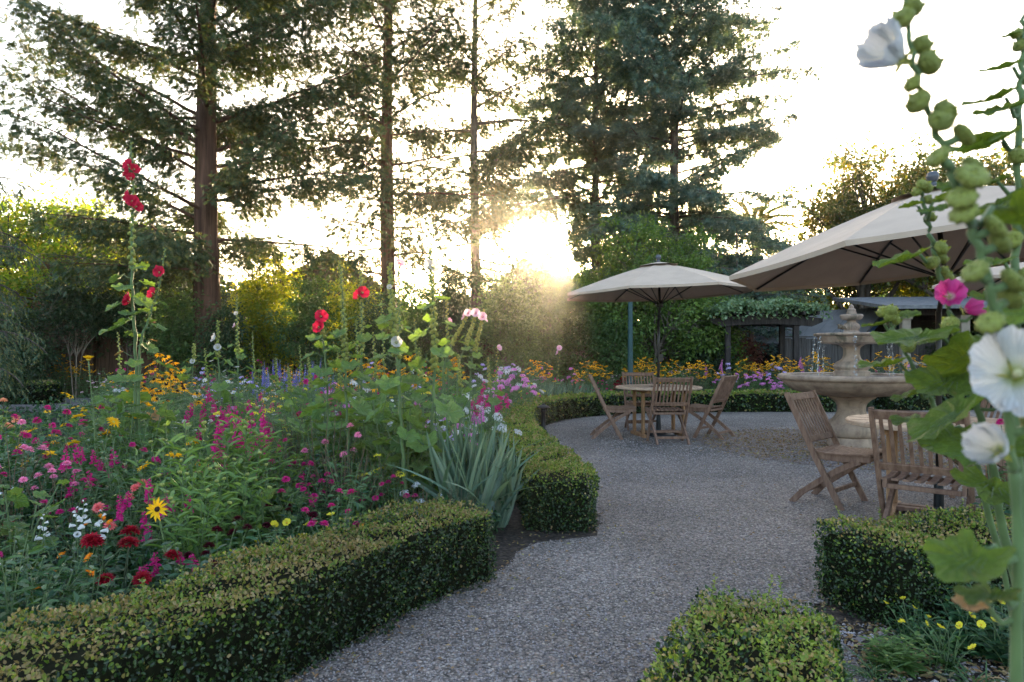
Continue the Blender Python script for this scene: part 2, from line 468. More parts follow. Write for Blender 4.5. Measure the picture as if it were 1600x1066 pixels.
def smoothprof(pr, k=4):
    """Catmull-Rom through profile points"""
    P = np.array(pr, float); P = np.vstack([P[0], P, P[-1]]); out = []
    for i in range(1, len(P) - 2):
        for t in np.arange(k) / k:
            out.append(.5 * ((2 * P[i]) + (-P[i-1] + P[i+1]) * t + (2*P[i-1] - 5*P[i] + 4*P[i+1] - P[i+2]) * t*t + (-P[i-1] + 3*P[i] - 3*P[i+1] + P[i+2]) * t**3))
    out.append(P[-2]); return np.array(out)

# leaf blades: (along, across, out of plane) templates
T_DIA = (np.array([[0, 0, 0], [.45, .5, .10], [1, 0, -.05], [.45, -.5, .10]], float), [np.array([[0, 1, 2], [0, 2, 3]])])
T_OVAL = (np.array([[0, 0, 0], [.25, .40, .08], [.65, .38, .06], [1, 0, -.12], [.65, -.38, .06], [.25, -.40, .08], [.5, 0, -.03]], float),
          [np.array([[0, 1, 6], [1, 2, 6], [2, 3, 6], [3, 4, 6], [4, 5, 6], [5, 0, 6]])])
def t_lance(curl=.35, seg=5, wmax=.5, fold=.10):
    V = []; Fq = []
    for i in range(seg + 1):
        s = i / seg
        w = wmax * (math.sin(math.pi * min(.98, s * .82 + .14)) ** .8) * (1 if s < .99 else .05)
        z = -curl * s * s
        V += [[s * (1 - .25 * curl * s), w, z + fold * w], [s * (1 - .25 * curl * s), 0, z - .4 * fold], [s * (1 - .25 * curl * s), -w, z + fold * w]]
    for i in range(seg):
        a = i * 3
        Fq += [[a, a + 3, a + 4, a + 1], [a + 1, a + 4, a + 5, a + 2]]
    return np.array(V, float), [np.array(Fq)]
T_LANCE = t_lance()
T_LANCE2 = t_lance(.7, 5, .5, .02)
def t_feather(n=5, wid=.30):
    """a flat spray: a midrib with narrow leaflets on both sides"""
    V = [[0, .01, 0], [1, 0, 0], [0, -.01, 0]]; Fq = [[0, 1, 2]]
    for i in range(n):
        s = .12 + .8 * i / n
        for sd in (1, -1):
            k = len(V); l = wid * (1 - .6 * abs(s - .4))
            V += [[s, 0, 0], [s + .20, 0, .0], [s + .26, sd * l, -.05]]
            Fq += [[k, k + 1, k + 2]]
    return np.array(V, float), [np.array(Fq)]
T_FEATH = t_feather()
T_FEATH2 = t_feather(4, .42)
def t_tuft(n=7):
    V = []; Fq = []
    r = random.Random(3)
    for i in range(n):
        a = 2 * math.pi * i / n + r.random() * .5; e = .25 + r.random() * .9
        d = np.array([math.cos(a) * math.sin(e) * .8 + .45, math.sin(a) * math.sin(e), math.cos(e) * .6]); d /= np.linalg.norm(d) * (1 + .4 * r.random())
        s = np.array([-math.sin(a), math.cos(a), 0]) * .10
        k = len(V); V += [(-s).tolist(), s.tolist(), d.tolist()]; Fq.append([k, k + 1, k + 2])
    return np.array(V, float), [np.array(Fq)]
T_TUFT = t_tuft()
def t_lobed(lobes=5, depth=.22, n=26, cup=.12, ruf=.05, seed=1):
    """a broad lobed leaf, stalk at the origin, tip towards +x"""
    r = random.Random(seed)
    V = [[.42, 0, -.03]]
    V2 = []
    for i in range(n):
        a = -math.pi + 2 * math.pi * (i + .5) / n
        rr = .5 * (1 - depth * (1 - abs(math.cos(a * lobes / 2))) + .05 * r.uniform(-1, 1))
        if abs(a) > 2.7: rr *= .55
        V.append([.42 + rr * .5 * math.cos(a), rr * .5 * math.sin(a) * 1.1, cup * .15 + (.02 if i % 2 else -.02)])
        V2.append([.42 + rr * math.cos(a), rr * math.sin(a) * 1.12, cup * .6 + ruf * r.uniform(-1, 1) - .25 * max(0, math.cos(a)) ** 2 * cup * 2])
    V += V2
    T = [[0, 1 + i, 1 + (i + 1) % n] for i in range(n)]
    Q = [[1 + i, 1 + n + i, 1 + n + (i + 1) % n, 1 + (i + 1) % n] for i in range(n)]
    return np.array(V, float), [np.array(T), np.array(Q)]
T_LOBE = t_lobed()
T_BLADE = t_lance(.25, 5, .5)

def cloud(mb, P, A, N, L, W, T, mi=0, smooth=False):
    """one blade of template T at every point P, along A, facing N"""
    P = np.asarray(P, float); n = len(P)
    if n == 0: return
    A = unit(A); N = unit(N - A * (N * A).sum(1, keepdims=True)); S = np.cross(N, A)
    L = np.broadcast_to(np.asarray(L, float), (n,))[:, None, None]; W = np.broadcast_to(np.asarray(W, float), (n,))[:, None, None]
    tv, tf = T
    V = P[:, None] + A[:, None] * tv[None, :, 0:1] * L + S[:, None] * tv[None, :, 1:2] * W + N[:, None] * tv[None, :, 2:3] * L
    k = len(tv); off = (np.arange(n) * k)
    fs = [(f[None] + off[:, None, None]).reshape(-1, f.shape[1]) for f in tf]
    mb.add(V.reshape(-1, 3), fs, mi, smooth)

def rnd(n, s=1.0): return rng.normal(size=(n, 3)) * s
def rdir(n): return unit(rng.normal(size=(n, 3)))
UPV = np.array([0, 0, 1.])

# ------------------------------------------------------------------ ground
def sheet(name, poly, z, mat, kind='structure'):
    from mathutils.geometry import tessellate_polygon
    pts = [Vector((x, y, 0)) for x, y in poly]
    tris = tessellate_polygon([pts])
    mb = MB(); mb.add([[x, y, z] for x, y in poly], np.array([list(t) for t in tris]))
    o = mb.build(name, mat); o['kind'] = kind
    me = o.data
    if sum(p.normal.z for p in me.polygons) < 0: me.flip_normals()
    return o

def catmull(pts, k=6):
    return smoothprof(np.array(pts, float), k)

def wobble(pts, amp=.03, step=.12):
    P = np.array(pts, float); out = []
    for i in range(len(P)):
        a = P[i]; b = P[(i + 1) % len(P)]; n = max(1, int(np.linalg.norm(b - a) / step))
        if n > 120: n = 120
        for j in range(n):
            out.append(a + (b - a) * j / n + rng.normal(size=2) * amp)
    return [tuple(p) for p in out]

sheet('ground', [(-400, -300), (400, -300), (400, 900), (-400, 900)], 0, 'soil')
PATIO = [(-2.6, -4), (-2.2, .6), (-1.45, 1.8), (-1.05, 2.3), (-.8, 2.8), (-.52, 3.4), (-.05, 4.0), (.02, 4.3), (.15, 4.55), (.6, 4.7),
         (.66, 5.3), (.5, 6.2), (.42, 7.1), (.32, 8), (.28, 9), (.32, 10), (.5, 11.4), (1.0, 12.6), (1.8, 13.4), (2.5, 13.8), (3.5, 14.1), (5.2, 14.2), (6.6, 14.1),
         (9, 14.6), (16, 15), (16, 5.0), (6, 3.9), (3.2, 3.95), (1.9, 3.75), (1.5, 3.4), (1.45, 2.9), (1.3, 2.3), (1.0, 1.6), (1.2, -4)]
sheet('gravel_patio', wobble(PATIO, .025), .005, 'gravel')
FX, FY = 4.55, 9.15
ring = [(FX + 1.95 * math.cos(a) * (1 + .03 * math.sin(5 * a)), FY + 1.95 * math.sin(a)) for a in np.linspace(0, 2 * np.pi, 60, endpoint=False)]
sheet('mulch_ring', wobble(ring, .03), .010, 'mulch')
sheet('stone_path', wobble([(-16, 14.0), (-9.6, 14.2), (-9.3, 16.2), (-10.4, 18.2), (-16, 18.4)], .04), .012, 'patio_stone')

def pip(pts, poly):
    x, y = pts[:, 0], pts[:, 1]; ins = np.zeros(len(pts), bool); n = len(poly); j = n - 1
    for i in range(n):
        xi, yi = poly[i]; xj, yj = poly[j]
        c = ((yi > y) != (yj > y)) & (x < (xj - xi) * (y - yi) / (yj - yi + 1e-12) + xi)
        ins ^= c; j = i
    return ins

def cone_pts(n, y0, y1, x0=None, x1=None, pw=1.0):
    """random ground points inside the camera's view, denser near"""
    u = rng.random(n); Y = y0 * (y1 / y0) ** (u ** pw)
    X = (rng.random(n) * 1.7 - .85) * Y
    P = np.stack([X, Y], 1)
    return P

# loose stones over the gravel sheet
def pebbles():
    n = 110000
    P = cone_pts(n, 1.9, 13)
    P = P[pip(P, PATIO)]
    m = len(P)
    V0 = np.array([[1, 0, 0], [0, 1, 0], [-1, 0, 0], [0, -1, 0], [0, 0, .8], [0, 0, -.5]], float)
    T = (V0, [np.array([[0, 1, 4], [1, 2, 4], [2, 3, 4], [3, 0, 4]])])
    s = rng.uniform(.0035, .0075, m) * np.clip(P[:, 1] / 5, .9, 1.7)
    a = rng.random(m) * 6.3
    A = np.stack([np.cos(a), np.sin(a), rng.normal(size=m) * .25], 1)
    N = np.stack([rng.normal(size=m) * .3, rng.normal(size=m) * .3, np.ones(m)], 1)
    mb = MB(); cloud(mb, np.column_stack([P, np.full(m, .007)]), A, N, s, s * rng.uniform(.6, 1, m), T)
    tag(mb.build('gravel_stones', 'pebble'), 'loose grey and mauve stones lying over the gravel path and patio', 'gravel', kind='stuff')
pebbles()

def litter():
    n = 16000
    P = cone_pts(n, 1.9, 12)
    ins = pip(P, PATIO)
    edge = np.zeros(len(P), bool)
    Q = np.array(PATIO)
    dd = np.full(len(P), 9.)
    for i in range(len(Q)):
        a = Q[i]; b = Q[(i + 1) % len(Q)]
        t = np.clip(((P - a) @ (b - a)) / ((b - a) @ (b - a)), 0, 1)
        dd = np.minimum(dd, np.linalg.norm(P - a - t[:, None] * (b - a), axis=1))
    keep = (dd < np.abs(rng.normal(size=len(P))) * .16) | ((rng.random(len(P)) < .10) & ins) | ((np.hypot(P[:, 0] - FX, P[:, 1] - FY) < 1.95) & (rng.random(len(P)) < .8))
    P = P[keep]; m = len(P)
    mb = MB(); a = rng.random(m) * 6.3
    cloud(mb, np.column_stack([P, rng.uniform(.012, .02, m)]), np.column_stack([np.cos(a), np.sin(a), rng.normal(size=m) * .3]),
          np.column_stack([rnd(m, .35)[:, :2], np.ones(m)]), rng.uniform(.012, .035, m), rng.uniform(.008, .02, m), T_DIA)
    tag(mb.build('leaf_litter', 'litter'), 'dry fallen leaves scattered along the hedge feet and round the fountain', 'leaf litter', kind='stuff')
litter()
def ring_litter():
    n = 5000; a = rng.uniform(0, 6.283, n); r = 1.95 * np.sqrt(rng.random(n)) * (1 + .06 * rng.normal(size=n))
    P = np.column_stack([FX + r * np.cos(a), FY + r * np.sin(a)]); b = rng.random(n) * 6.28
    mb = MB(); cloud(mb, np.column_stack([P, rng.uniform(.014, .025, n)]), np.column_stack([np.cos(b), np.sin(b), rng.normal(size=n) * .3]), rnd(n, .35) + [0, 0, 1], rng.uniform(.02, .05, n), rng.uniform(.012, .028, n), T_DIA)
    tag(mb.build('leaf_litter', 'litter'), 'brown leaf litter lying in the darker ring round the fountain', 'leaf litter', kind='stuff')
ring_litter()

# ------------------------------------------------------------------ box hedges
def hedge(name, label, path, w, h, tan=.3, group='clipped box hedges', light=.25, shoots=0, seed=1):
    P = catmull(path, 10)[:, :2]; n = len(P)
    seg = np.linalg.norm(np.diff(P, axis=0), axis=1); S = np.concatenate([[0], np.cumsum(seg)])
    Tn = unit(np.gradient(P, axis=0)); Nn = np.stack([-Tn[:, 1], Tn[:, 0]], 1)
    mb = MB()
    # inside: a rounded body a little smaller than the leafy skin
    sec = [(-1, .0), (-1.02, .5), (-.97, .88), (-.8, 1), (.8, 1), (.97, .88), (1.02, .5), (1, 0)]
    k = len(sec); V = []
    for i in range(n):
        for u, v in sec:
            e = 1.0
            V.append([*(P[i] + Nn[i] * u * (w / 2 - .045)), v * (h - .045)])
    i = np.arange(n - 1)[:, None] * k; j = np.arange(k - 1)[None]
    mb.add(V, [np.stack([i + j, i + k + j, i + k + j + 1, i + j + 1], -1).reshape(-1, 4), np.array([list(range(k))]), np.array([list(range((n - 1) * k, n * k))[::-1]])], 3)
    # leaves over sides, top and the two ends
    per = 2 * h + w
    samples = []
    for a in range(n - 1):
        mid = (P[a] + P[a + 1]) / 2; d = max(2.0, math.hypot(*mid))
        size = .0150 * max(1, d / 4.6)
        cnt = int(seg[a] * per * 1.75 / (size * size))
        samples.append((a, cnt, size))
    A_ = np.concatenate([np.full(c, a) for a, c, s in samples]); SZ = np.concatenate([np.full(c, s) for a, c, s in samples])
    m = len(A_); t = rng.random(m)
    C = P[A_] * (1 - t[:, None]) + P[A_ + 1] * t[:, None]; NN = Nn[A_]; TT = Tn[A_]
    u = rng.random(m) * per
    q = np.zeros((m, 2)); nr = np.zeros((m, 2))        # across, height ; outward normal in section
    sL = u < h; sT = (u >= h) & (u < h + w); sR = u >= h + w
    q[sL] = np.column_stack([np.full(sL.sum(), -w / 2), u[sL]]); nr[sL] = (-1, .15)
    q[sT] = np.column_stack([u[sT] - h - w / 2, np.full(sT.sum(), h)]); nr[sT] = (0, 1)
    q[sR] = np.column_stack([np.full(sR.sum(), w / 2), u[sR] - h - w]); nr[sR] = (1, .15)
    # round the shoulders
    rr = .07
    cx = np.clip(q[:, 0], -w / 2 + rr, w / 2 - rr); cz = np.minimum(q[:, 1], h - rr)
    dv = q - np.column_stack([cx, cz]); dl = np.linalg.norm(dv, axis=1)
    big = dl > rr; q[big] = (np.column_stack([cx, cz]) + dv / np.maximum(dl, 1e-6)[:, None] * rr)[big]
    nr[big] = (dv / np.maximum(dl, 1e-6)[:, None])[big]
    arc = S[A_] + t * seg[A_]
    bump = .018 * np.sin(arc * 7.3 + q[:, 1] * 9 + seed) + .014 * np.sin(arc * 17 + q[:, 0] * 23) + .010 * np.sin(arc * 41 + q[:, 1] * 31 + q[:, 0] * 37)
    dep = -np.abs(rng.normal(size=m)) * .022 + .012 + bump
    q = q + nr * dep[:, None]
    pos = np.column_stack([C + NN * q[:, :1], np.maximum(.005, q[:, 1])])
    nrm = np.column_stack([NN * nr[:, :1], nr[:, 1]])
    # end caps
    caps = []
    for e, sg in ((0, -1), (n - 1, 1)):
        size = .0150 * max(1, math.hypot(*P[e]) / 4.6)
        c = int(w * h * 1.75 / size ** 2); cu = rng.uniform(-w / 2, w / 2, c); cv = rng.random(c) * h
        bul = .05 * (1 - (2 * cu / w) ** 2) - .03 * (cv / h) ** 4
        pp = np.column_stack([P[e] + Nn[e] * cu[:, None] + Tn[e] * (sg * (bul + rng.normal(size=c) * .018))[:, None], cv])
        caps.append((pp, np.repeat(np.array([[*(Tn[e] * sg), .1]]), c, 0), np.full(c, size)))
    pos = np.vstack([pos] + [c[0] for c in caps]); nrm = np.vstack([nrm] + [c[1] for c in caps]); SZ = np.concatenate([SZ] + [c[2] for c in caps])
    m = len(pos)
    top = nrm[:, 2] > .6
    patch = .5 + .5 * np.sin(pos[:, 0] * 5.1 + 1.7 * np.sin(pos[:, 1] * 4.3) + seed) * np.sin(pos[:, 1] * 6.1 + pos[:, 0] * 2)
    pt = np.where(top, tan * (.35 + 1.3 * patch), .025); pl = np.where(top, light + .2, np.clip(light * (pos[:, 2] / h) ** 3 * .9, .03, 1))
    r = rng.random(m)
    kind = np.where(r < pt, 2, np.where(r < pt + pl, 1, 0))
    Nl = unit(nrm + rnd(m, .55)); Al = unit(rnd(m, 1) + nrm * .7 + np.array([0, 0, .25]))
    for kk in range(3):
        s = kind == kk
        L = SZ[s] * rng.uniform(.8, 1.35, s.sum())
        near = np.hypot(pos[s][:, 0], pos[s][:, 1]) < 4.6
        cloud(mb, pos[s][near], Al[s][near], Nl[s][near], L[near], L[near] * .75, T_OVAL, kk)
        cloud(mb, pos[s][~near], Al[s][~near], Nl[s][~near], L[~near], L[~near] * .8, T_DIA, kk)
    # unclipped shoots on top
    for q_ in range(shoots):
        a = rng.integers(0, n); p0 = np.array([*(P[a] + Nn[a] * rng.uniform(-.42, .42) * w), h - .02])
        hh = rng.uniform(.04, .12); d = unit(np.array([rng.normal() * .2, rng.normal() * .2, 1]))
        tube(mb, [p0, p0 + d * hh], [.0015, .001], 4, 1)
        c = int(hh / .008); tt = np.linspace(.2, 1, c)
        pp = p0 + d * hh * tt[:, None]
        an = np.arange(c) * 2.4
        Ad = np.column_stack([np.cos(an), np.sin(an), np.full(c, .7)])
        cloud(mb, pp, Ad, np.column_stack([-np.cos(an) * .6, -np.sin(an) * .6, np.ones(c)]), .016, .012, T_OVAL, 1)
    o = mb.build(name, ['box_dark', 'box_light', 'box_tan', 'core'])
    tag(o, label, 'hedge', group)
    return o

hedge('box_hedge', 'clipped box hedge in front of the dahlias, its top browned, running off the near corner',
      [(-.28, 3.95), (-.68, 3.42), (-1.0, 2.82), (-1.24, 2.35), (-1.55, 1.9), (-2.05, 1.35)], .46, .40, .55, seed=1, shoots=30)
hedge('box_hedge', 'long curved box hedge sweeping round the gravel patio behind the tables',
      [(.33, 4.85), (.36, 5.3), (.24, 6.2), (.14, 7.1), (.07, 8), (.03, 9), (.06, 10), (.24, 11.4), (.75, 12.75), (1.6, 13.65), (2.4, 14.1), (3.5, 14.4), (5.2, 14.5), (6.7, 14.4)], .50, .40, .30, light=.55, seed=3, shoots=20)
hedge('box_hedge', 'box hedge block in front of the slatted wooden bench, tan clippings on top',
      [(1.68, 3.33), (2.05, 3.45), (2.55, 3.55), (3.6, 3.62)], .52, .39, .42, seed=5, shoots=25)
hedge('box_hedge', 'low box hedge in the near foreground with pale new shoots sprouting',
      [(.97, 2.62), (.79, 2.24), (.60, 1.88), (.36, 1.35)], .50, .33, .32, seed=8, shoots=70)
hedge('box_hedge', 'small square box hedge block beside the stone path near the wooden fence',
      [(-12.2, 16.4), (-11.6, 16.4), (-11.0, 16.4)], .7, .50, .4, seed=9)
hedge('box_hedge', 'far box hedge seen behind the fountain pedestal, edging the far bed',
      [(8.0, 14.8), (9.6, 15.0), (11.5, 15.2), (14, 15.3)], .5, .40, .2, seed=11)

# ------------------------------------------------------------------ fences and buildings
def fence(name, label, a, b, H, mat, bw=.14, postw=.11):
    a = np.array(a, float); b = np.array(b, float); L = np.linalg.norm(b - a); d = (b - a) / L; nrm = np.array([-d[1], d[0]])
    t = thing(name, label, 'fence', (a[0], a[1], 0))
    mb = MB(); n = int(L / bw); ang = math.atan2(d[1], d[0])
    rot = [[math.cos(ang), -math.sin(ang), 0], [math.sin(ang), math.cos(ang), 0], [0, 0, 1]]
    for i in range(n):
        c = d * (i + .5) * bw; h = H + rng.uniform(-.02, .02)
        box(mb, (c[0] + nrm[0] * rng.uniform(-.006, .006), c[1] + nrm[1] * rng.uniform(-.006, .006), h / 2 + .01), (bw * .95, .022, h), rot)
    mb.build('board_panel', mat, t)
    mr = MB()
    for z in (.35, H - .3):
        c = d * L / 2 + nrm * .036
        box(mr, (c[0], c[1], z), (L, .04, .09), rot)
    c = d * L / 2
    box(mr, (c[0], c[1], H + .05), (L, .09, .035), rot)
    mr.build('rail', mat, t)
    k = max(2, int(L / 2.4) + 1)
    me = None
    for i in range(k):
        c = d * L * i / (k - 1) - nrm * .07
        if me is None:
            mp = MB(); box(mp, (0, 0, (H + .03) / 2), (postw, postw, H + .03), rot); me = mp.mesh('post', [mat])
        link('post', me, t, (c[0], c[1], 0))
    return t
fence('board_fence', 'reddish brown board fence at the back of the bed behind the dark shrubs', (-17, 19.6), (0.5, 19.6), 1.95, 'fence')
fence('board_fence', 'dark grey board fence behind the fountain below the shed roof', (7.6, 19.3), (17.5, 18.6), 1.62, 'fence_grey')
fence('board_fence', 'low dark brown board fence behind the laurel and the arbour', (0.5, 20.6), (7.2, 20.6), 1.8, 'fence')

def prism_roof(mb, w, l, h, ov, mi=0, th=.06):
    """gable roof, ridge along y, eaves at z=0"""
    for s in (-1, 1):
        a = np.array([0, 0, h]); b = np.array([s * (w / 2 + ov), 0, -h * ov / (w / 2)])
        n = unit(np.array([s * h, 0, w / 2])) * th
        y0, y1 = -l / 2 - ov, l / 2 + ov
        V = [[p[0] + q[0], y, p[2] + q[2]] for y in (y0, y1) for p, q in ((a, n * 0), (b, n * 0), (b, n), (a, n))]
        mb.add(V, np.array([[0, 1, 2, 3], [7, 6, 5, 4], [0, 4, 5, 1], [1, 5, 6, 2], [2, 6, 7, 3], [3, 7, 4, 0]]), mi)

def building(name, label, loc, rz, w, l, hw, hr, wallm, roofm, ov=.35, fascia=None, windows=(), door=None):
    t = thing(name, label, 'building', loc, rz)
    mb = MB(); box(mb, (0, 0, hw / 2), (w, l, hw))
    mb.add([[-w/2, -l/2, hw], [w/2, -l/2, hw], [0, -l/2, hw + hr], [-w/2, l/2, hw], [w/2, l/2, hw], [0, l/2, hw + hr]], [np.array([[0, 1, 2], [5, 4, 3]])])
    mb.build('wall', wallm, t)
    mr = MB(); prism_roof(mr, w, l, hr, ov); r = mr.build('roof', roofm, t, (0, 0, hw + .004))
    if roofm == 'roof_metal':
        ms = MB()
        for s in (-1, 1):
            for i in range(int(l / .45)):
                y = -l / 2 + .2 + i * .45
                bar(ms, (0, y, hr + .075), (s * (w / 2 + ov), y, -hr * ov / (w / 2) + .075), .03, .03)
        ms.build('standing_seam', roofm, t, (0, 0, hw))
    if fascia:
        for y in (-l / 2 - ov - .02, l / 2 + ov + .02):
            mf = MB()
            for s in (-1, 1):
                bar(mf, (0, y, hr - .03), (s * (w / 2 + ov + .05), y, -hr * ov / (w / 2) - .03), .04, .17, up=(0, 1, .01))
            mf.build('fascia', fascia, t, (0, 0, hw))
    for (x, z, ww, wh) in windows:
        m1 = MB(); y = -l / 2 - .03
        for dx in (-ww / 2, ww / 2): box(m1, (x + dx, y, z), (.07, .08, wh + .07))
        for dz in (-wh / 2, wh / 2): box(m1, (x, y, z + dz), (ww - .07, .08, .07))
        f = m1.build('window', 'post_paint', t)
        m2 = MB(); box(m2, (x, y + .015, z), (ww - .07, .02, wh - .07)); m2.build('pane', 'glass_dark', f)
    return t
building('garden_shed', 'low shed with grey metal roof and blue gable fascia behind the fountain', (9.35, 21.6, 0), R(38), 2.9, 4.2, 1.62, .85, 'timber', 'roof_metal', .3, 'fascia', [(0, 1.1, .6, .5)])
building('house', 'grey shingle roofed house glimpsed between the first two redwood trunks', (-9.6, 33, 0), R(25), 6, 8, 3.5, 2.0, 'stucco', 'shingle', .5, None, [(-1.2, 2.2, .9, 1.1), (1.2, 2.2, .9, 1.1)])
building('house', 'brown walled house standing behind the square box hedge and left fence', (-21, 26, 0), R(-15), 6, 8, 2.6, 1.6, 'stucco', 'shingle', .5, None, [(-1.2, 1.5, .9, 1.1), (1.2, 1.5, .9, 1.1)])

# open porch on the right, behind the big parasol
def porch():
    t = thing('open_porch', 'open porch with pale square posts and shallow grey roof behind the big parasol', 'porch', (12.1, 17.3, 0), R(-8))
    for i, x in enumerate((-2.0, -.6, 1.6, 3.6)):
        mb = MB(); box(mb, (x, 0, 1.1), (.20, .20, 2.2)); box(mb, (x, 0, 2.13), (.27, .27, .10)); box(mb, (x, 0, .06), (.27, .27, .12))
        mb.build('post', 'post_paint', t)
    mb = MB(); box(mb, (.8, 0, 2.3), (6.2, .22, .22)); box(mb, (.8, 3, 2.3), (6.2, .2, .22)); mb.build('beam', 'timber', t)
    mb = MB(); box(mb, (.8, -.02, .95), (5.5, .07, .08)); box(mb, (.8, -.02, .25), (5.5, .07, .08)); mb.build('rail', 'post_paint', t)
    mb = MB()
    box(mb, (.8, 1.4, 2.62), (7.0, 4.2, .09), Matrix.Rotation(R(7), 3, 'X')); mb.build('roof', 'shingle', t)
    mb = MB(); box(mb, (.8, 3.1, 1.1), (6.2, .12, 2.2)); mb.build('wall', 'stucco', t)
    for x in (-.9, 1.3):
        f = MB(); box(f, (x, 3.0, 1.3), (1.0, .06, 1.1)); f.build('window', 'glass_dark', t)
porch()

# ------------------------------------------------------------------ vegetation builders
def curve_pts(p0, az, L, e0, e1, n=9, wig=.04, r=rng):
    """a limb that starts at elevation e0 and ends at e1 (radians)"""
    P = [np.array(p0, float)]; a = az
    for i in range(n):
        e = e0 + (e1 - e0) * (i / (n - 1)) ** 1.0
        a += r.normal() * wig; e += r.normal() * wig
        P.append(P[-1] + np.array([math.cos(a) * math.cos(e), math.sin(a) * math.cos(e), math.sin(e)]) * L / n)
    return np.array(P)

def interp(P, s):
    x = np.clip(np.asarray(s), 0, 1) * (len(P) - 1); i = np.minimum(x.astype(int), len(P) - 2); f = (x - i)[:, None]
    return P[i] * (1 - f) + P[i + 1] * f, unit(P[i + 1] - P[i])

def conifer(name, label, base, H, r0, limbs, leaf, bark, twig=1.2, tstep=.12, sstep=.055, spr=.15, sw=.6, T=T_FEATH, droop=.35, fill=1.0, band=.25, cat='tree', group='tall conifers', vs=.10, hang=.12, bare=.12, lean=0.0, s0=None):
    """trunk with boughs; every bough carries flat side twigs set with small sprays"""
    t = thing(name, label, cat, base, 0, group)
    tr = MB(); zz = np.linspace(0, H, 26)
    cx = np.sin(zz * .35 + r0 * 9) * .05 + lean * zz; cy = np.cos(zz * .3) * .05
    rad = r0 * (1 - zz / H * .92) * (1 + .55 * np.exp(-zz / .5))
    seg = 20; a = np.arange(seg) * 2 * np.pi / seg
    V = []
    for i in range(len(zz)):
        rr = rad[i] * (1 + .06 * np.sin(a * 5 + zz[i] * .4) + .04 * np.sin(a * 9 - zz[i] * .7))
        V.append(np.stack([cx[i] + rr * np.cos(a), cy[i] + rr * np.sin(a), np.full(seg, zz[i] - .05)], -1))
    V = np.concatenate(V); i = np.arange(len(zz) - 1)[:, None] * seg; j = np.arange(seg)[None]; jn = (j + 1) % seg
    tr.add(V, np.stack([i + j, i + jn, i + seg + jn, i + seg + j], -1).reshape(-1, 4), 0, True)
    tr.build('trunk', bark, t)
    lb = MB(); cr = MB()
    PP = []; AA = []; NN = []; LL = []
    for lim in limbs:
        z0, az, L, e0, e1 = lim[:5]; dens = lim[5] if len(lim) > 5 else 1.0
        x0 = np.interp(z0, zz, cx); y0 = np.interp(z0, zz, cy)
        P = curve_pts((x0, y0, z0), az, L, e0, e1, 10)
        lr = max(.012, min(.055, .010 * L + .006)) * (1.3 if dens < .4 else 1)
        tube(lb, P, np.linspace(lr, .008, len(P)), 6, 0, False)
        if dens <= 0: continue
        nt_ = max(3, int(L * (1 - bare) / tstep * dens * fill))
        s = np.sort(rng.uniform(bare, 1, nt_))
        Q, D = interp(P, s)
        side = np.where(np.arange(nt_) % 2 == 0, 1, -1)
        S = unit(np.cross(D, UPV)) * side[:, None]
        U = np.cross(S, D) * side[:, None]
        tl = twig * (1.05 - s * .75) * rng.uniform(.45, 1.1, nt_) * min(1, .35 + L / 5)
        fw = rng.uniform(.35, 1.1, nt_)
        td = unit(S + D * fw[:, None] + UPV * rng.normal(size=nt_)[:, None] * band)
        for q in range(nt_):
            k = 5; tp = [Q[q]]
            d = td[q].copy()
            for c in range(k):
                tp.append(tp[-1] + d * tl[q] / k); d = unit(d + np.array([0, 0, -droop / k * 1.5]) + rng.normal(size=3) * .06)
            tp = np.array(tp)
            if q % 2 == 0: tube(lb, tp[[0, 2, 5]], [.007, .005, .003], 3, 0, False)
            ns = max(2, int(tl[q] / sstep)); ss = rng.uniform(.03, 1, ns)
            pq, pd = interp(tp, ss)
            pq = pq + rnd(ns, vs) * np.array([.7, .7, 1]) - np.abs(rng.normal(size=ns))[:, None] * np.array([0, 0, hang])
            sd = unit(np.cross(pd, UPV)) * np.where(rng.random(ns) < .5, 1, -1)[:, None]
            PP.append(pq); AA.append(unit(sd * rng.uniform(.2, 1.1, ns)[:, None] + pd * .8 + np.array([0, 0, -droop * .6]) + rnd(ns, .22)))
            NN.append(UPV * .5 + rnd(ns, .7)); LL.append(np.full(ns, spr) * rng.uniform(.6, 1.25, ns))
    PP = np.vstack(PP); AA = np.vstack(AA); NN = np.vstack(NN); LL = np.concatenate(LL)
    cloud(cr, PP, AA, NN, LL, LL * sw, T, 0)
    lb.build('limbs', bark, t)
    cr.build('crown', leaf, t)
    return t

def ring_limbs(z0, z1, step, Lf, e0, e1, seed, dens=1.0, skip=.1, azf=None):
    r = random.Random(seed); out = []; z = z0; a = r.random() * 6
    while z < z1:
        a += 2.4 + r.uniform(-.5, .5)
        if r.random() > skip:
            L = Lf(z) * r.uniform(.75, 1.12)
            if azf: L *= azf(a)
            k = dens(z) if callable(dens) else dens
            out.append((z, a, L, e0(z) + r.uniform(-.12, .12), e1(z) + r.uniform(-.12, .12), k))
        z += step * r.uniform(.6, 1.4)
    return out

PI = math.pi
lerp = lambda a, b: (lambda z: np.interp(z, a, b))
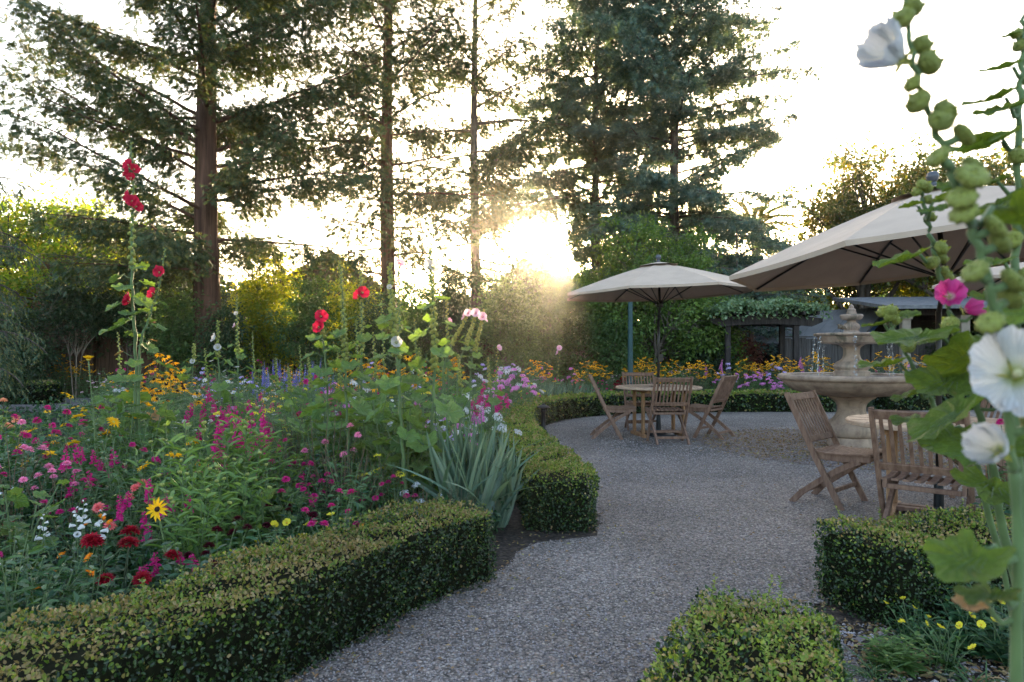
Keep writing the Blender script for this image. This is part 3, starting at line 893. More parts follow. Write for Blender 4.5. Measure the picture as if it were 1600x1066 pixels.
# redwood 1: big, ascending limbs with heavy drooping foliage
b = at(325, 18.0)
L1 = ring_limbs(3.4, 17.5, .20, lerp([3, 5, 9, 13, 18], [3.6, 4.9, 5.4, 4.6, 1.2]), lerp([3, 6, 12], [-.05, .25, .45]), lerp([3, 6, 12], [-.1, .45, .5]), 1, skip=.18)
L1 += [(5.9, PI, 5.9, .55, .45, 1.1), (6.6, PI - .15, 5.8, .62, .45, 1.1), (4.6, PI + .1, 5.2, .50, .35, 1.1), (7.4, PI + .2, 5.4, .45, .5, 1),
       (3.9, PI - .1, 4.2, .35, .2, 1), (7.2, .1, 5.2, .4, .2, 1), (5.4, -.2, 4.6, .15, .0, 1), (4.2, .0, 4.3, .0, -.25, 1), (8.4, PI, 5.6, .4, .5, 1.1), (9.4, .1, 5.2, .4, .3, 1.2), (8.6, -.5, 5.0, .3, .2, 1.2)]
conifer('redwood_tree', 'tallest redwood with thick red trunk and dense foliage, behind the tall red hollyhock', (b[0], b[1], 0), 21, .36, L1, 'redwood', 'bark_red', twig=1.15, tstep=.07, sstep=.025, spr=.165, sw=.95, T=T_FEATH2, droop=.6, band=.45, vs=.11, hang=.20)
# redwood 2
b = at(607, 21.5)
L2 = ring_limbs(3.2, 18.5, .17, lerp([3, 5, 9, 13, 19], [2.6, 3.2, 3.7, 3.3, 1.0]), lerp([3, 6, 12], [.0, .15, .3]), lerp([3, 6, 12], [-.3, -.1, .2]), 2, skip=.22, dens=lambda z: .75 if z < 8 else 1.15)
L2 += [(7.8, PI - .3, 4.6, .15, .05, 1.2), (8.3, -2.4, 4.4, .2, .05, 1.2), (6.2, -.5, 4.0, -.1, -.15, 1.1), (9.6, -1.0, 4.2, .1, .1, 1.3)]
conifer('redwood_tree', 'middle redwood with slim reddish trunk and sparse drooping golden foliage', (b[0], b[1], 0), 22, .26, L2, 'redwood', 'bark_red', twig=1.3, tstep=.095, sstep=.055, spr=.20, sw=.95, T=T_FEATH2, droop=.6, band=.5, vs=.17, hang=.25)
# tree 3: slender, few boughs, bare curved limbs
b = at(743, 23.0)
L3 = ring_limbs(3.6, 16, .20, lerp([3, 5, 7, 9, 16], [2.4, 3.8, 4.2, 3.4, 1.8]), lerp([5, 9], [.0, .35]), lerp([5, 9], [-.1, .3]), 5, skip=.3, dens=lambda z: 1.0 if 5.5 < z < 7.8 else .7)
L3 += [(4.4, .0, 2.6, -.3, .25, 0), (3.6, PI, 2.2, .5, .2, 0), (4.9, PI - .2, 2.6, -.1, -.3, .3), (7.3, 0.05, 4.6, .25, 1.2, .25), (7.9, PI, 2.2, -.2, -.25, .2), (8.9, .2, 3.8, .15, -.2, .3), (5.2, .2, 3.0, -.3, -.1, .4),
       (6.0, -.6, 4.2, .05, -.05, 1.2), (6.3, -2.3, 4.0, .1, -.05, 1.2), (4.6, -.4, 2.6, -.2, -.3, .7)]
conifer('pine_tree', 'slender dark trunked conifer with bare crooked limbs, third trunk of the row', (b[0], b[1], 0), 19, .20, L3, 'redwood', 'bark', twig=1.3, tstep=.08, sstep=.030, spr=.185, sw=.95, T=T_FEATH2, droop=.5, band=.4, vs=.15, hang=.2)
# cedars
b = at(932, 26.5)
L4 = ring_limbs(3.2, 17, .10, lerp([3, 6, 9, 13, 17], [4.3, 4.9, 4.6, 3.8, 1.0]), lerp([3, 8, 14], [-.0, .2, .4]), lerp([3, 8, 14], [-.45, -.3, -.05]), 7, skip=.12)
L4 = [l for l in L4 if not (math.cos(l[1]) < -.2 and 4.0 < l[0] < 6.3)] + [(6.4, PI, 2.2, .2, -.2, 1), (4.0, PI + .5, 1.6, .0, -.3, 1), (5.2, PI + .9, 1.2, .1, -.2, 1)]
conifer('cedar_tree', 'left hand cedar of the pair, tiered grey green boughs beside the setting sun', (b[0], b[1], 0), 18.5, .22, L4, 'cedar', 'bark', twig=1.25, tstep=.09, sstep=.042, spr=.185, sw=1, T=T_TUFT, droop=.5, band=.12, vs=.05, hang=.14, group='cedars')
b = at(1055, 24.5)
L5 = ring_limbs(3.4, 6.9, .09, lerp([3, 5, 7], [5.0, 4.7, 4.2]), lerp([3, 8], [.1, .2]), lerp([3, 8], [-.4, -.3]), 8, skip=.1)
L5 += ring_limbs(6.9, 8.6, .2, lerp([7, 9], [3.4, 3.4]), lerp([3, 9], [.1, .3]), lerp([3, 9], [.2, .3]), 9, skip=.1, dens=.7)
L5 += ring_limbs(8.4, 17, .105, lerp([8, 10, 13, 17], [4.0, 4.3, 3.6, 1.0]), lerp([8, 14], [.2, .4]), lerp([8, 14], [.0, .2]), 10, skip=.1)
L5 += [(6.9, .0, 4.3, .45, .65, .5), (7.2, .1, 4.4, .55, .45, .9), (9.3, 0, 3.9, .35, .0, 1.1), (8.6, .1, 4.0, .35, -.05, 1.1), (10.6, .0, 4.6, .5, .3, 1.1), (7.4, PI, 3.2, -.1, .0, .5), (3.8, .1, 4.8, .25, -.35, 1.3), (4.4, -.3, 4.6, .15, -.3, 1.3), (6.2, 0.1, 3.6, .1, -.25, 1.2)]
conifer('cedar_tree', 'right cedar of the pair, blue green tiers above the laurel, trunk bare midway', (b[0], b[1], 0), 18.5, .25, L5, 'cedar', 'bark', twig=1.25, tstep=.09, sstep=.042, spr=.185, sw=1, T=T_TUFT, droop=.5, band=.12, vs=.05, hang=.14, group='cedars')
b = at(1150, 21.5)
L6 = ring_limbs(1.6, 4.6, .12, lerp([1, 3, 4.2, 4.8], [2.6, 2.5, 2.2, .6]), lerp([1, 5], [.1, .15]), lerp([1, 5], [-.4, -.2]), 12, skip=.05)
conifer('cedar_tree', 'young blue green cedar with sweeping low boughs behind the arbour', (b[0], b[1], 0), 5.2, .10, L6, 'cedar', 'bark', twig=.9, tstep=.07, sstep=.05, spr=.17, sw=.8, T=T_TUFT, droop=.5, band=.1, group='cedars')
b = at(-50, 11.5)
L7 = ring_limbs(.9, 5.2, .11, lerp([1, 3, 5], [1.25, 1.2, .9]), lerp([1, 5], [.25, .35]), lerp([1, 5], [-.9, -.6]), 13, skip=.05)
conifer('deodar_cedar', 'weeping grey green deodar with golden drooping tips behind the peach roses', (b[0], b[1], 0), 6.0, .10, L7, 'deodar', 'bark', twig=.8, tstep=.06, sstep=.03, spr=.14, sw=.5, T=T_FEATH, droop=1.3, band=.1, group='cedars')
b = at(235, 20.8)
L8 = ring_limbs(1.2, 5.4, .14, lerp([1, 5], [3.4, 2.4]), lerp([1, 5], [.05, .15]), lerp([1, 5], [-.15, .0]), 14, skip=.05)
conifer('conifer_tree', 'low dark spreading conifer below the tallest redwood, left of its trunk', (b[0], b[1], 0), 6.2, .16, L8, 'redwood', 'bark', twig=1.1, tstep=.085, sstep=.05, spr=.17, sw=.8, T=T_FEATH2, droop=.4, band=.2)

def broadleaf(name, label, cat, base, crowns, leaf, bark='bark', trunk_r=.12, tips=120, per=60, lsize=.09, spread=.35, stems=1, T=T_DIA, group=None, fork=.45, lean=0, droop=.2, hollow=.0, show=True, seed=0):
    """stems fork up to many tips spread through the crown; each tip carries a loose clump of leaves"""
    r = np.random.default_rng(seed + 100)
    t = thing(name, label, cat, (base[0], base[1], 0), 0, group)
    tipP = []
    w = np.array([c[3] * c[4] * c[5] for c in crowns]); w = w / w.sum()
    for c, k in zip(crowns, (w * tips).astype(int) + 1):
        u = unit(r.normal(size=(k, 3))) * (r.random((k, 1)) ** (1 / 2.2)) * (1 + .16 * r.normal(size=(k, 1)))
        if hollow: u = unit(u) * np.maximum(np.linalg.norm(u, axis=1, keepdims=True), hollow)
        tipP.append(np.array(c[:3]) + u * np.array(c[3:6]))
    tipP = np.vstack(tipP)
    tipP = tipP[tipP[:, 2] > .12]
    lb = MB()
    for s in range(stems):
        a = 2 * PI * s / max(1, stems) + r.random(); off = np.array([math.cos(a), math.sin(a), 0]) * (0 if stems == 1 else trunk_r * 2.2)
        mine = tipP[s::stems]
        cen = mine.mean(0); fk = np.array([cen[0] * .5 + off[0] * 2, cen[1] * .5 + off[1] * 2, max(.2, cen[2] * fork)])
        tr = np.array([off, off * 1.3 + [fk[0] * .2, fk[1] * .2, fk[2] * .5], fk])
        tr[0, 2] = -.03
        tube(lb, catmull(tr, 5), np.linspace(trunk_r, trunk_r * .7, 11), 9, 0)
        # secondary hubs
        nh = max(2, min(9, len(mine) // 8)); hubs = mine[r.choice(len(mine), min(nh, len(mine)), replace=False)] * .62 + fk * .38
        for h in hubs:
            m = (fk + h) / 2 + r.normal(size=3) * .08
            tube(lb, catmull([fk, m, h], 4), np.linspace(trunk_r * .6, trunk_r * .28, 9), 6, 0, False)
        for p in mine:
            h = hubs[np.argmin(((hubs - p) ** 2).sum(1))]; m = (h + p) / 2 + r.normal(size=3) * .07
            tube(lb, [h, m, p], [trunk_r * .25, trunk_r * .14, .004], 4, 0, False)
    lb.build('stems' if stems > 1 else 'trunk', bark, t)
    n = len(tipP) * per
    idx = np.repeat(np.arange(len(tipP)), per)
    sc = r.uniform(.6, 1.35, len(tipP))[idx][:, None]
    off = r.normal(size=(n, 3)) * np.array([spread, spread, spread * .6]) * sc * .6
    P = tipP[idx] + off
    k = P[:, 2] > .04
    P = P[k]; off = off[k]; n = len(P)
    A = unit(off + r.normal(size=(n, 3)) * .25 + np.array([0, 0, -droop]) * .5)
    N = unit(np.array([0, 0, 1.]) + r.normal(size=(n, 3)) * .6)
    L = lsize * r.uniform(.6, 1.3, n)
    cr = MB(); cloud(cr, P, A, N, L, L * .55, T, 0)
    cr.build('crown' if stems == 1 else 'foliage', leaf, t)
    return t

def C(x, z, rx, rz, y=0, ry=None): return (x, y, z, rx, ry or rx, rz)

# deciduous trees
broadleaf('maple_tree', 'yellow green backlit tree at the far left beyond the board fence', 'tree', at(90, 22.5), [C(-1.5, 4.6, 2.0, 1.8), C(1.6, 4.6, 1.9, 1.6), C(.3, 5.4, 1.8, 1.3), C(0, 3.2, 3.4, 1.2)], 'maple', tips=300, per=110, lsize=.14, spread=.5, trunk_r=.18, seed=1)
broadleaf('maple_tree', 'dark leafy tree behind the weeping deodar, tan tips against the sky', 'tree', at(-120, 22), [C(0, 4.6, 2.2, 2.6), C(1.2, 3.2, 2.2, 1.6)], 'maple', tips=130, per=70, lsize=.13, spread=.5, trunk_r=.2, seed=2)
broadleaf('laurel_tree', 'bright green round headed laurel just behind the small parasol', 'tree', at(1018, 18.3), [C(.1, 3.75, 1.5, 1.2, ry=1.0), C(-.75, 2.8, 1.15, 1.2), C(.9, 2.6, 1.2, 1.3), C(0, 1.6, 1.6, 1.1, ry=.9)], 'laurel', tips=230, per=90, lsize=.105, spread=.3, stems=3, trunk_r=.05, T=T_OVAL, seed=3, hollow=.35)
broadleaf('oak_tree', 'sparse small leaved oak with open crown against the sky above the big parasol', 'tree', at(1345, 24.0), [C(-.1, 6.9, 2.3, 1.5, ry=1.8), C(-1.1, 5.6, 1.9, 1.2), C(1.3, 6.0, 2.0, 1.3), C(.2, 4.4, 2.9, 1.1)], 'oak', tips=300, per=70, lsize=.17, spread=.42, trunk_r=.20, seed=4, hollow=.25, fork=.35)
broadleaf('oak_tree', 'brown leaved oak behind the right parasol, partly hidden by the tall stalks', 'tree', at(1540, 21.5), [C(-1.2, 6.0, 1.9, 1.5), C(.9, 5.9, 2.3, 1.7), C(0, 4.3, 3.0, 1.3)], 'oak', tips=260, per=70, lsize=.17, spread=.42, trunk_r=.2, seed=5, hollow=.2, fork=.35)
broadleaf('oak_tree', 'olive green tree above the porch roof behind the fountain finial', 'tree', at(1300, 26.2), [C(0, 4.1, 3.2, 1.0), C(-2.2, 3.7, 1.7, .9), C(2.9, 4.2, 2.3, 1.1)], 'shrub', tips=180, per=70, lsize=.10, spread=.45, trunk_r=.12, seed=6, fork=.6)

# hedge-high shrubs along the back fence: (px, top row, half width px, distance, foliage, leaf length, label)
SHR = [(-30, 545, 70, 14.5, 'shrub_dark', .08, 'dark glossy shrub under the weeping deodar'),
 (30, 470, 60, 18.0, 'shrub_dark', .09, 'dark shrub left of the bare stretch of board fence'),
 (118, 415, 62, 18.4, 'shrub_dark', .08, 'dark green rounded shrub over the reddish fence boards'),
 (95, 388, 30, 20.6, 'shrub_red', .09, 'dull red leaved shrub peeping over the rounded dark shrub'),
 (205, 440, 50, 18.8, 'shrub_dark', .09, 'dark shrub behind the base of the tall red hollyhock'),
 (290, 440, 52, 18.0, 'shrub', .10, 'blue green shrub in front of the tallest redwood trunk'),
 (350, 470, 42, 17.4, 'shrub_dark', .09, 'low dark shrub right of the tallest redwood trunk'),
 (420, 395, 62, 19.0, 'shrub_yellow', .10, 'glowing yellow green shrub lit from behind by the sun'),
 (480, 410, 45, 18.4, 'shrub', .09, 'mid green shrub below the grey shingle house roof'),
 (545, 420, 50, 19.0, 'shrub_yellow', .09, 'yellowish shrub left of the middle redwood trunk'),
 (585, 450, 40, 17.6, 'shrub_dark', .08, 'dark upright shrub at the foot of the middle redwood'),
 (655, 440, 45, 18.4, 'shrub', .09, 'green shrub between the middle redwood and the slender conifer'),
 (712, 415, 38, 18.0, 'shrub_dark', .08, 'dark conical shrub left of the slender conifer trunk'),
 (790, 420, 58, 18.2, 'shrub', .10, 'broad green shrub right of the slender conifer trunk'),
 (855, 415, 50, 19.5, 'shrub', .09, 'tall green shrub directly below the setting sun'),
 (900, 470, 50, 18.0, 'shrub', .09, 'open shrub with crooked pale stems behind the left wooden chair'),
 (905, 402, 62, 21.5, 'shrub', .10, 'tall dense green shrub right below the glare of the low sun'),
 (838, 425, 50, 22.0, 'shrub_dark', .10, 'tall dark shrub added left of the low sun to block its rays'),  # extra shrub added to stop a sun streak reaching the gravel
 (962, 480, 34, 17.8, 'shrub', .09, 'green shrub between the crooked stemmed shrub and teal post'),
 (1120, 450, 40, 19.0, 'laurel', .09, 'bright leafy shrub climbing the left side of the arbour'),
 (1095, 500, 40, 18.2, 'shrub_dark', .08, 'dark shrub behind the right wooden chair of the far table'),
 (1180, 455, 45, 23.5, 'shrub_dark', .09, 'dark green shrub seen through the arbour'),
 (1160, 520, 34, 19.8, 'shrub_red', .08, 'reddish leaved shrub in the shade under the arbour beam'),
 (1230, 440, 45, 26.0, 'shrub', .09, 'olive shrub above the grey shed roof'),
 (1300, 440, 60, 25.5, 'shrub_yellow', .09, 'yellow green backlit shrub behind the fountain finial'),
 (1440, 400, 90, 24.0, 'shrub_yellow', .10, 'golden green shrub over the porch roof'),
 (1560, 440, 90, 19.0, 'shrub_dark', .10, 'dark shrub at the far right behind the porch'),
 (1680, 420, 110, 17.0, 'shrub_dark', .10, 'dark leafy shrub beyond the right edge of the porch'),
 (-160, 430, 110, 17.0, 'shrub_dark', .10, 'large dark shrub beyond the weeping deodar')]
for i, (px, ty, hw, d, lf, ls, lab) in enumerate(SHR):
    z = zat(ty, d); w = hw * d / F; b = at(px, d)
    k = int(min(190, max(60, 34 * w * z * (1.6 if d < 16 else 1.2))))
    lo_ = .66 if px in (118, 205) else .45
    broadleaf('shrub', lab, 'shrub', b, [C(0, z * .70, w * .72, z * .27, ry=w * .7), C(-w * .35, z * lo_, w * .7, z * (.3 if lo_ < .6 else .18), ry=w * .6), C(w * .4, z * (lo_ - .03), w * .65, z * (.3 if lo_ < .6 else .16), ry=w * .6)],
              lf, 'bark_pale' if px in (900, 118) else 'bark', tips=k, per=72, lsize=ls, spread=.28, stems=4, trunk_r=.022, seed=20 + i, group='shrubs along the back', hollow=.2, T=T_DIA)

# far treeline closing the horizon
def treeline():
    mb = MB()
    n = 90000
    a = rng.uniform(-1.1, 1.1, n); r = rng.uniform(44, 60, n)
    hh = 6.0 + 1.0 * np.sin(a * 9) + .8 * np.sin(a * 23 + 1) + .5 * np.sin(a * 51)
    z = hh * rng.random(n) ** .7
    P = np.column_stack([np.sin(a) * r, np.cos(a) * r, z])
    cloud(mb, P, rdir(n), rdir(n), rng.uniform(.3, .8, n), rng.uniform(.2, .5, n), T_DIA)
    tag(mb.build('distant_treeline', 'shrub_dark'), 'dark band of distant trees closing the horizon behind the garden', 'trees', kind='stuff')
treeline()

# palm top
def palm():
    b = at(1180, 34)
    t = thing('palm_tree', 'small palm whose fronds rise above the right hand cedar', 'tree', (b[0], b[1], 0))
    mb = MB(); tube(mb, [(0, 0, 0), (.1, 0, 3), (0, 0, 7.3)], [.22, .2, .2], 10); mb.build('trunk', 'bark', t)
    fm = MB()
    for i in range(26):
        az = i * 2.4; e = .3 + (i / 26) * 1.15
        P = curve_pts((0, 0, 7.3), az, 1.9, e, e - 1.0, 7, 0)
        tube(fm, P, np.linspace(.02, .006, len(P)), 4, 0)
        s = np.repeat(np.linspace(.15, 1, 22), 2); Q, D = interp(P, s); sd = np.tile([1, -1], 22)
        S = unit(np.cross(D, UPV)) * sd[:, None]
        cloud(fm, Q, S + D * .9 + [0, 0, -.25], UPV + rnd(44, .1), .42, .04, T_DIA)
    fm.build('crown', 'oak', t)
palm()

# ------------------------------------------------------------------ arbour with ivy
def arbour():
    t = thing('ivy_arbour', 'dark timber arbour with arched beam under a thick cap of ivy', 'arbour', at(1205, 17.6), R(-4))
    for x in (-1.1, .62):
        for y in (0, 1.1):
            mb = MB(); box(mb, (x, y, 1.0), (.13, .13, 2.0)); mb.build('post', 'timber', t)
    for y in (-.09, 1.19):
        mb = MB(); n = 22; xs = np.linspace(-1.55, 1.25, n)
        mid = -.15; top = 2.20 - .10 * ((xs - mid) / 1.4) ** 2 ; bot = 1.86 + .10 * (1 - ((xs - mid) / 1.4) ** 2) - .10 * np.clip((np.abs((xs - mid)) - 1.15) / .25, -1, 0) * 0
        bot = np.where(np.abs(xs - mid) > 1.15, bot + (np.abs(xs - mid) - 1.15) * .6, bot)
        V = []
        for x, a, b_ in zip(xs, top, bot):
            V += [[x, y - .03, b_], [x, y + .03, b_], [x, y + .03, a], [x, y - .03, a]]
        i = np.arange(n - 1)[:, None] * 4; j = np.arange(4)[None]; jn = (j + 1) % 4
        mb.add(V, [np.stack([i + j, i + 4 + j, i + 4 + jn, i + jn], -1).reshape(-1, 4), np.array([[3, 2, 1, 0]]), np.array([[4 * n - 4, 4 * n - 3, 4 * n - 2, 4 * n - 1]])])
        mb.build('arched_beam', 'timber', t)
    for x in np.linspace(-1.35, 1.05, 8):
        mb = MB(); box(mb, (x, .55, 2.23), (.05, 1.9, .09)); mb.build('rafter', 'timber', t)
    n = 9000
    P = np.column_stack([rng.uniform(-1.6, 1.3, n), rng.uniform(-.45, 1.6, n), np.zeros(n)])
    hump = .34 * (1 - (np.abs(P[:, 0] + .15) / 1.62) ** 4) * (1 - (np.abs(P[:, 1] - .55) / 1.25) ** 4)
    P[:, 2] = 2.20 + np.maximum(hump, 0) * rng.random(n) ** .4 + .06 * np.sin(P[:, 0] * 6) + .05
    k = 350; Q = np.column_stack([rng.uniform(-1.7, 1.45, k), rng.uniform(-.5, -.1, k), rng.uniform(2.1, 2.4, k)])
    P = np.vstack([P, Q]); n = len(P)
    mb = MB(); cloud(mb, P, rnd(n, 1) + [0, -.3, -.4], rnd(n, .6) + [0, -.3, 1], rng.uniform(.06, .11, n), rng.uniform(.05, .09, n), T_OVAL)
    tag(mb.build('ivy', 'ivy', None, t.location), 'variegated ivy piled over the top of the timber arbour', 'ivy')
arbour()

# teal pole with small lantern, path light
def teal_post():
    b = at(985, 15.1); t = thing('garden_post', 'teal painted metal post between the shrubs behind the small parasol', 'post', (b[0], b[1], 0))
    mb = MB(); lathe(mb, smoothprof([(.10, 0), (.10, .10), (.085, .14), (.075, .5), (.07, .55), (.08, .58), (.065, .62), (.055, 1.5), (.05, 2.6), (.06, 2.64), (.04, 2.7), (.001, 2.75)], 3), 16); mb.build('pole', 'teal', t)
    mb = MB(); lathe(mb, [(.001, .0), (.16, 0), (.16, .03), (.12, .06), (.1, .06)], 16); mb.build('base_plate', 'teal', t)
teal_post()

def path_light():
    b = at(836, 10.2); t = thing('path_light', 'small black path light with domed cap against the inner side of the curved hedge', 'path light', (.50, 10.9, 0))
    mb = MB(); lathe(mb, [(.001, 0), (.055, 0), (.055, .02), (.036, .03), (.036, .30), (.045, .305), (.045, .33), (.001, .33)], 14); mb.build('stem', 'iron', t)
    mb = MB(); lathe(mb, [(.001, .33), (.034, .33), (.034, .37), (.001, .37)], 12); mb.build('lens', 'glass_dark', t)
    mb = MB(); lathe(mb, smoothprof([(.04, .365), (.10, .365), (.10, .38), (.075, .40), (.03, .415), (.02, .435), (.001, .44)], 3), 18); mb.build('cap', 'iron', t)
path_light()

# ------------------------------------------------------------------ fountain
def fountain():
    t = thing('stone_fountain', 'two tiered cast stone fountain with wide lower bowl standing on the gravel', 'fountain', (FX, FY, 0))
    def L(name, pr, k=4, seg=64, mat='stone', flute=0, fl0=0, fl1=0):
        mb = MB(); lathe(mb, smoothprof(pr, k), seg)
        if flute:
            V = mb.V[0]; a = np.arctan2(V[:, 1], V[:, 0]); w = np.clip((V[:, 2] - fl0) / .02, 0, 1) * np.clip((fl1 - V[:, 2]) / .02, 0, 1)
            sc = 1 + flute * np.abs(np.cos(a * 8)) ** .5 * w - flute * w
            mb.V[0] = V * np.stack([sc, sc, np.ones_like(sc)], 1)
        return mb.build(name, mat, t)
    L('pedestal', [(.30, -.02), (.30, .02), (.29, .06), (.275, .12), (.275, .13), (.305, .15), (.325, .20), (.325, .26), (.29, .32), (.22, .39), (.18, .46), (.175, .52), (.195, .58), (.25, .63), (.29, .655), (.30, .67), (.24, .68)])
    L('lower_bowl', [(.20, .668), (.34, .675), (.55, .70), (.72, .745), (.83, .82), (.875, .875), (.885, .885), (.905, .89), (.925, .91), (.925, .94), (.905, .96), (.87, .962), (.85, .95), (.84, .92), (.70, .86), (.4, .83), (.001, .82)], 4, 96)
    mb = MB(); lathe(mb, [(.848, .925), (.5, .926), (.2, .925)], 64)
    V = mb.V[0]; mb.build('water_surface', 'water', t)
    L('middle_pedestal', [(.22, .90), (.225, .99), (.225, 1.0), (.20, 1.015), (.205, 1.03), (.225, 1.06), (.22, 1.09), (.18, 1.13), (.13, 1.16), (.105, 1.21), (.10, 1.27), (.11, 1.32), (.15, 1.35), (.17, 1.365), (.12, 1.375)])
    L('upper_bowl', [(.10, 1.362), (.20, 1.363), (.32, 1.37), (.375, 1.385), (.40, 1.42), (.42, 1.455), (.425, 1.47), (.455, 1.478), (.47, 1.49), (.47, 1.508), (.455, 1.515), (.43, 1.512), (.41, 1.48), (.30, 1.45), (.001, 1.44)], 4, 64)
    mb = MB(); lathe(mb, [(.42, 1.488), (.1, 1.489), (.001, 1.489)], 48); mb.build('water_surface', 'water', t)
    # carved stem of the finial
    L('carved_stem', [(.10, 1.46), (.10, 1.53), (.085, 1.55), (.10, 1.58), (.105, 1.61), (.085, 1.64), (.06, 1.66), (.055, 1.68), (.07, 1.69)], 5, 64, flute=.28, fl0=1.53, fl1=1.66)
    L('finial_cup', [(.05, 1.685), (.10, 1.69), (.125, 1.705), (.14, 1.73), (.142, 1.75), (.13, 1.765), (.11, 1.76), (.07, 1.75), (.001, 1.745)], 4, 40)
    L('finial', [(.06, 1.745), (.062, 1.79), (.052, 1.80), (.055, 1.82), (.045, 1.84), (.03, 1.85), (.03, 1.87), (.018, 1.89), (.001, 1.91)], 3, 32, flute=.12, fl0=1.75, fl1=1.85)
    # falling water: strings of drops round the upper rim
    V0 = np.array([[1, 0, 0], [0, .5, 0], [-1, 0, 0], [0, -.5, 0], [0, 0, .5], [0, 0, -.5]], float)
    T = (V0, [np.array([[0, 1, 4], [1, 2, 4], [2, 3, 4], [3, 0, 4], [1, 0, 5], [2, 1, 5], [3, 2, 5], [0, 3, 5]])])
    for a in [PI * .98, PI * 1.07, .02, -.2, PI * 1.38, PI * .6]:
        n = 90; fz = rng.random(n); z = 1.475 - fz * .54; rr = .47 + .05 * np.sqrt(fz) + rng.normal(size=n) * .008
        aa = a + rng.normal(size=n) * .022
        P = np.column_stack([np.cos(aa) * rr, np.sin(aa) * rr, z])
        mb = MB(); cloud(mb, P, np.tile([0, 0, 1.], (n, 1)) + rnd(n, .05), rdir(n), rng.uniform(.004, .013, n), rng.uniform(.004, .007, n), T, 0, True)
        mb.build('water_stream', 'water_drop', t)
md, td_, pd_, od_ = nt('water_drops')
pd_.inputs['Base Color'].default_value = (.9, .93, .95, 1); pd_.inputs['Roughness'].default_value = .05; pd_.inputs['Transmission Weight'].default_value = .75; pd_.inputs['IOR'].default_value = 1.33
M['water_drop'] = md
fountain()

def skin_obj(name, verts, edges, radii, mat, parent=None, sub=2):
    me = bpy.data.meshes.new(name); me.from_pydata(verts, edges, [])
    o = bpy.data.objects.new(name, me); COL.objects.link(o)
    md = o.modifiers.new('skin', 'SKIN')
    for i, r_ in enumerate(radii):
        me.skin_vertices[0].data[i].radius = (r_, r_) if not hasattr(r_, '__len__') else r_
    me.skin_vertices[0].data[0].use_root = True
    s = o.modifiers.new('sub', 'SUBSURF'); s.levels = sub; s.render_levels = sub
    dg = bpy.context.evaluated_depsgraph_get(); dg.update()
    nm = bpy.data.meshes.new_from_object(o.evaluated_get(dg)); o.modifiers.clear(); o.data = nm
    nm.materials.clear(); nm.materials.append(M[mat])
    for p in nm.polygons: p.use_smooth = True
    if parent: o.parent = parent
    return o

def bird():
    t = thing('sparrow', 'tiny brown sparrow perched on the left rim of the upper fountain bowl', 'bird', (FX - .29, FY - .33, 1.535), R(200))
    o = skin_obj('body', [(0, 0, .045), (.028, 0, .055), (.048, 0, .075), (.062, 0, .082), (-.03, 0, .038), (-.065, 0, .03), (-.10, 0, .022)],
             [(0, 1), (1, 2), (2, 3), (0, 4), (4, 5), (5, 6)], [.030, .027, .019, .015, .022, .009, .006], 'bird', t)
    for s in (-1, 1):
        mb = MB(); tube(mb, [(.0, s * .012, .03), (.004, s * .014, .0), (.012, s * .014, -.018)], [.003, .002, .002], 5); mb.build('leg', 'bird_beak', t)
        mb = MB(); P = np.array([[.02, s * .024, .056]]); cloud(mb, P, np.array([[-1, 0, -.22]]), np.array([[0, s, .15]]), .085, .035, T_OVAL); mb.build('wing', 'bird', t)
    mb = MB(); tube(mb, [(.072, 0, .082), (.089, 0, .078)], [.005, .0008], 6); mb.build('beak', 'bird_beak', t)
bird()

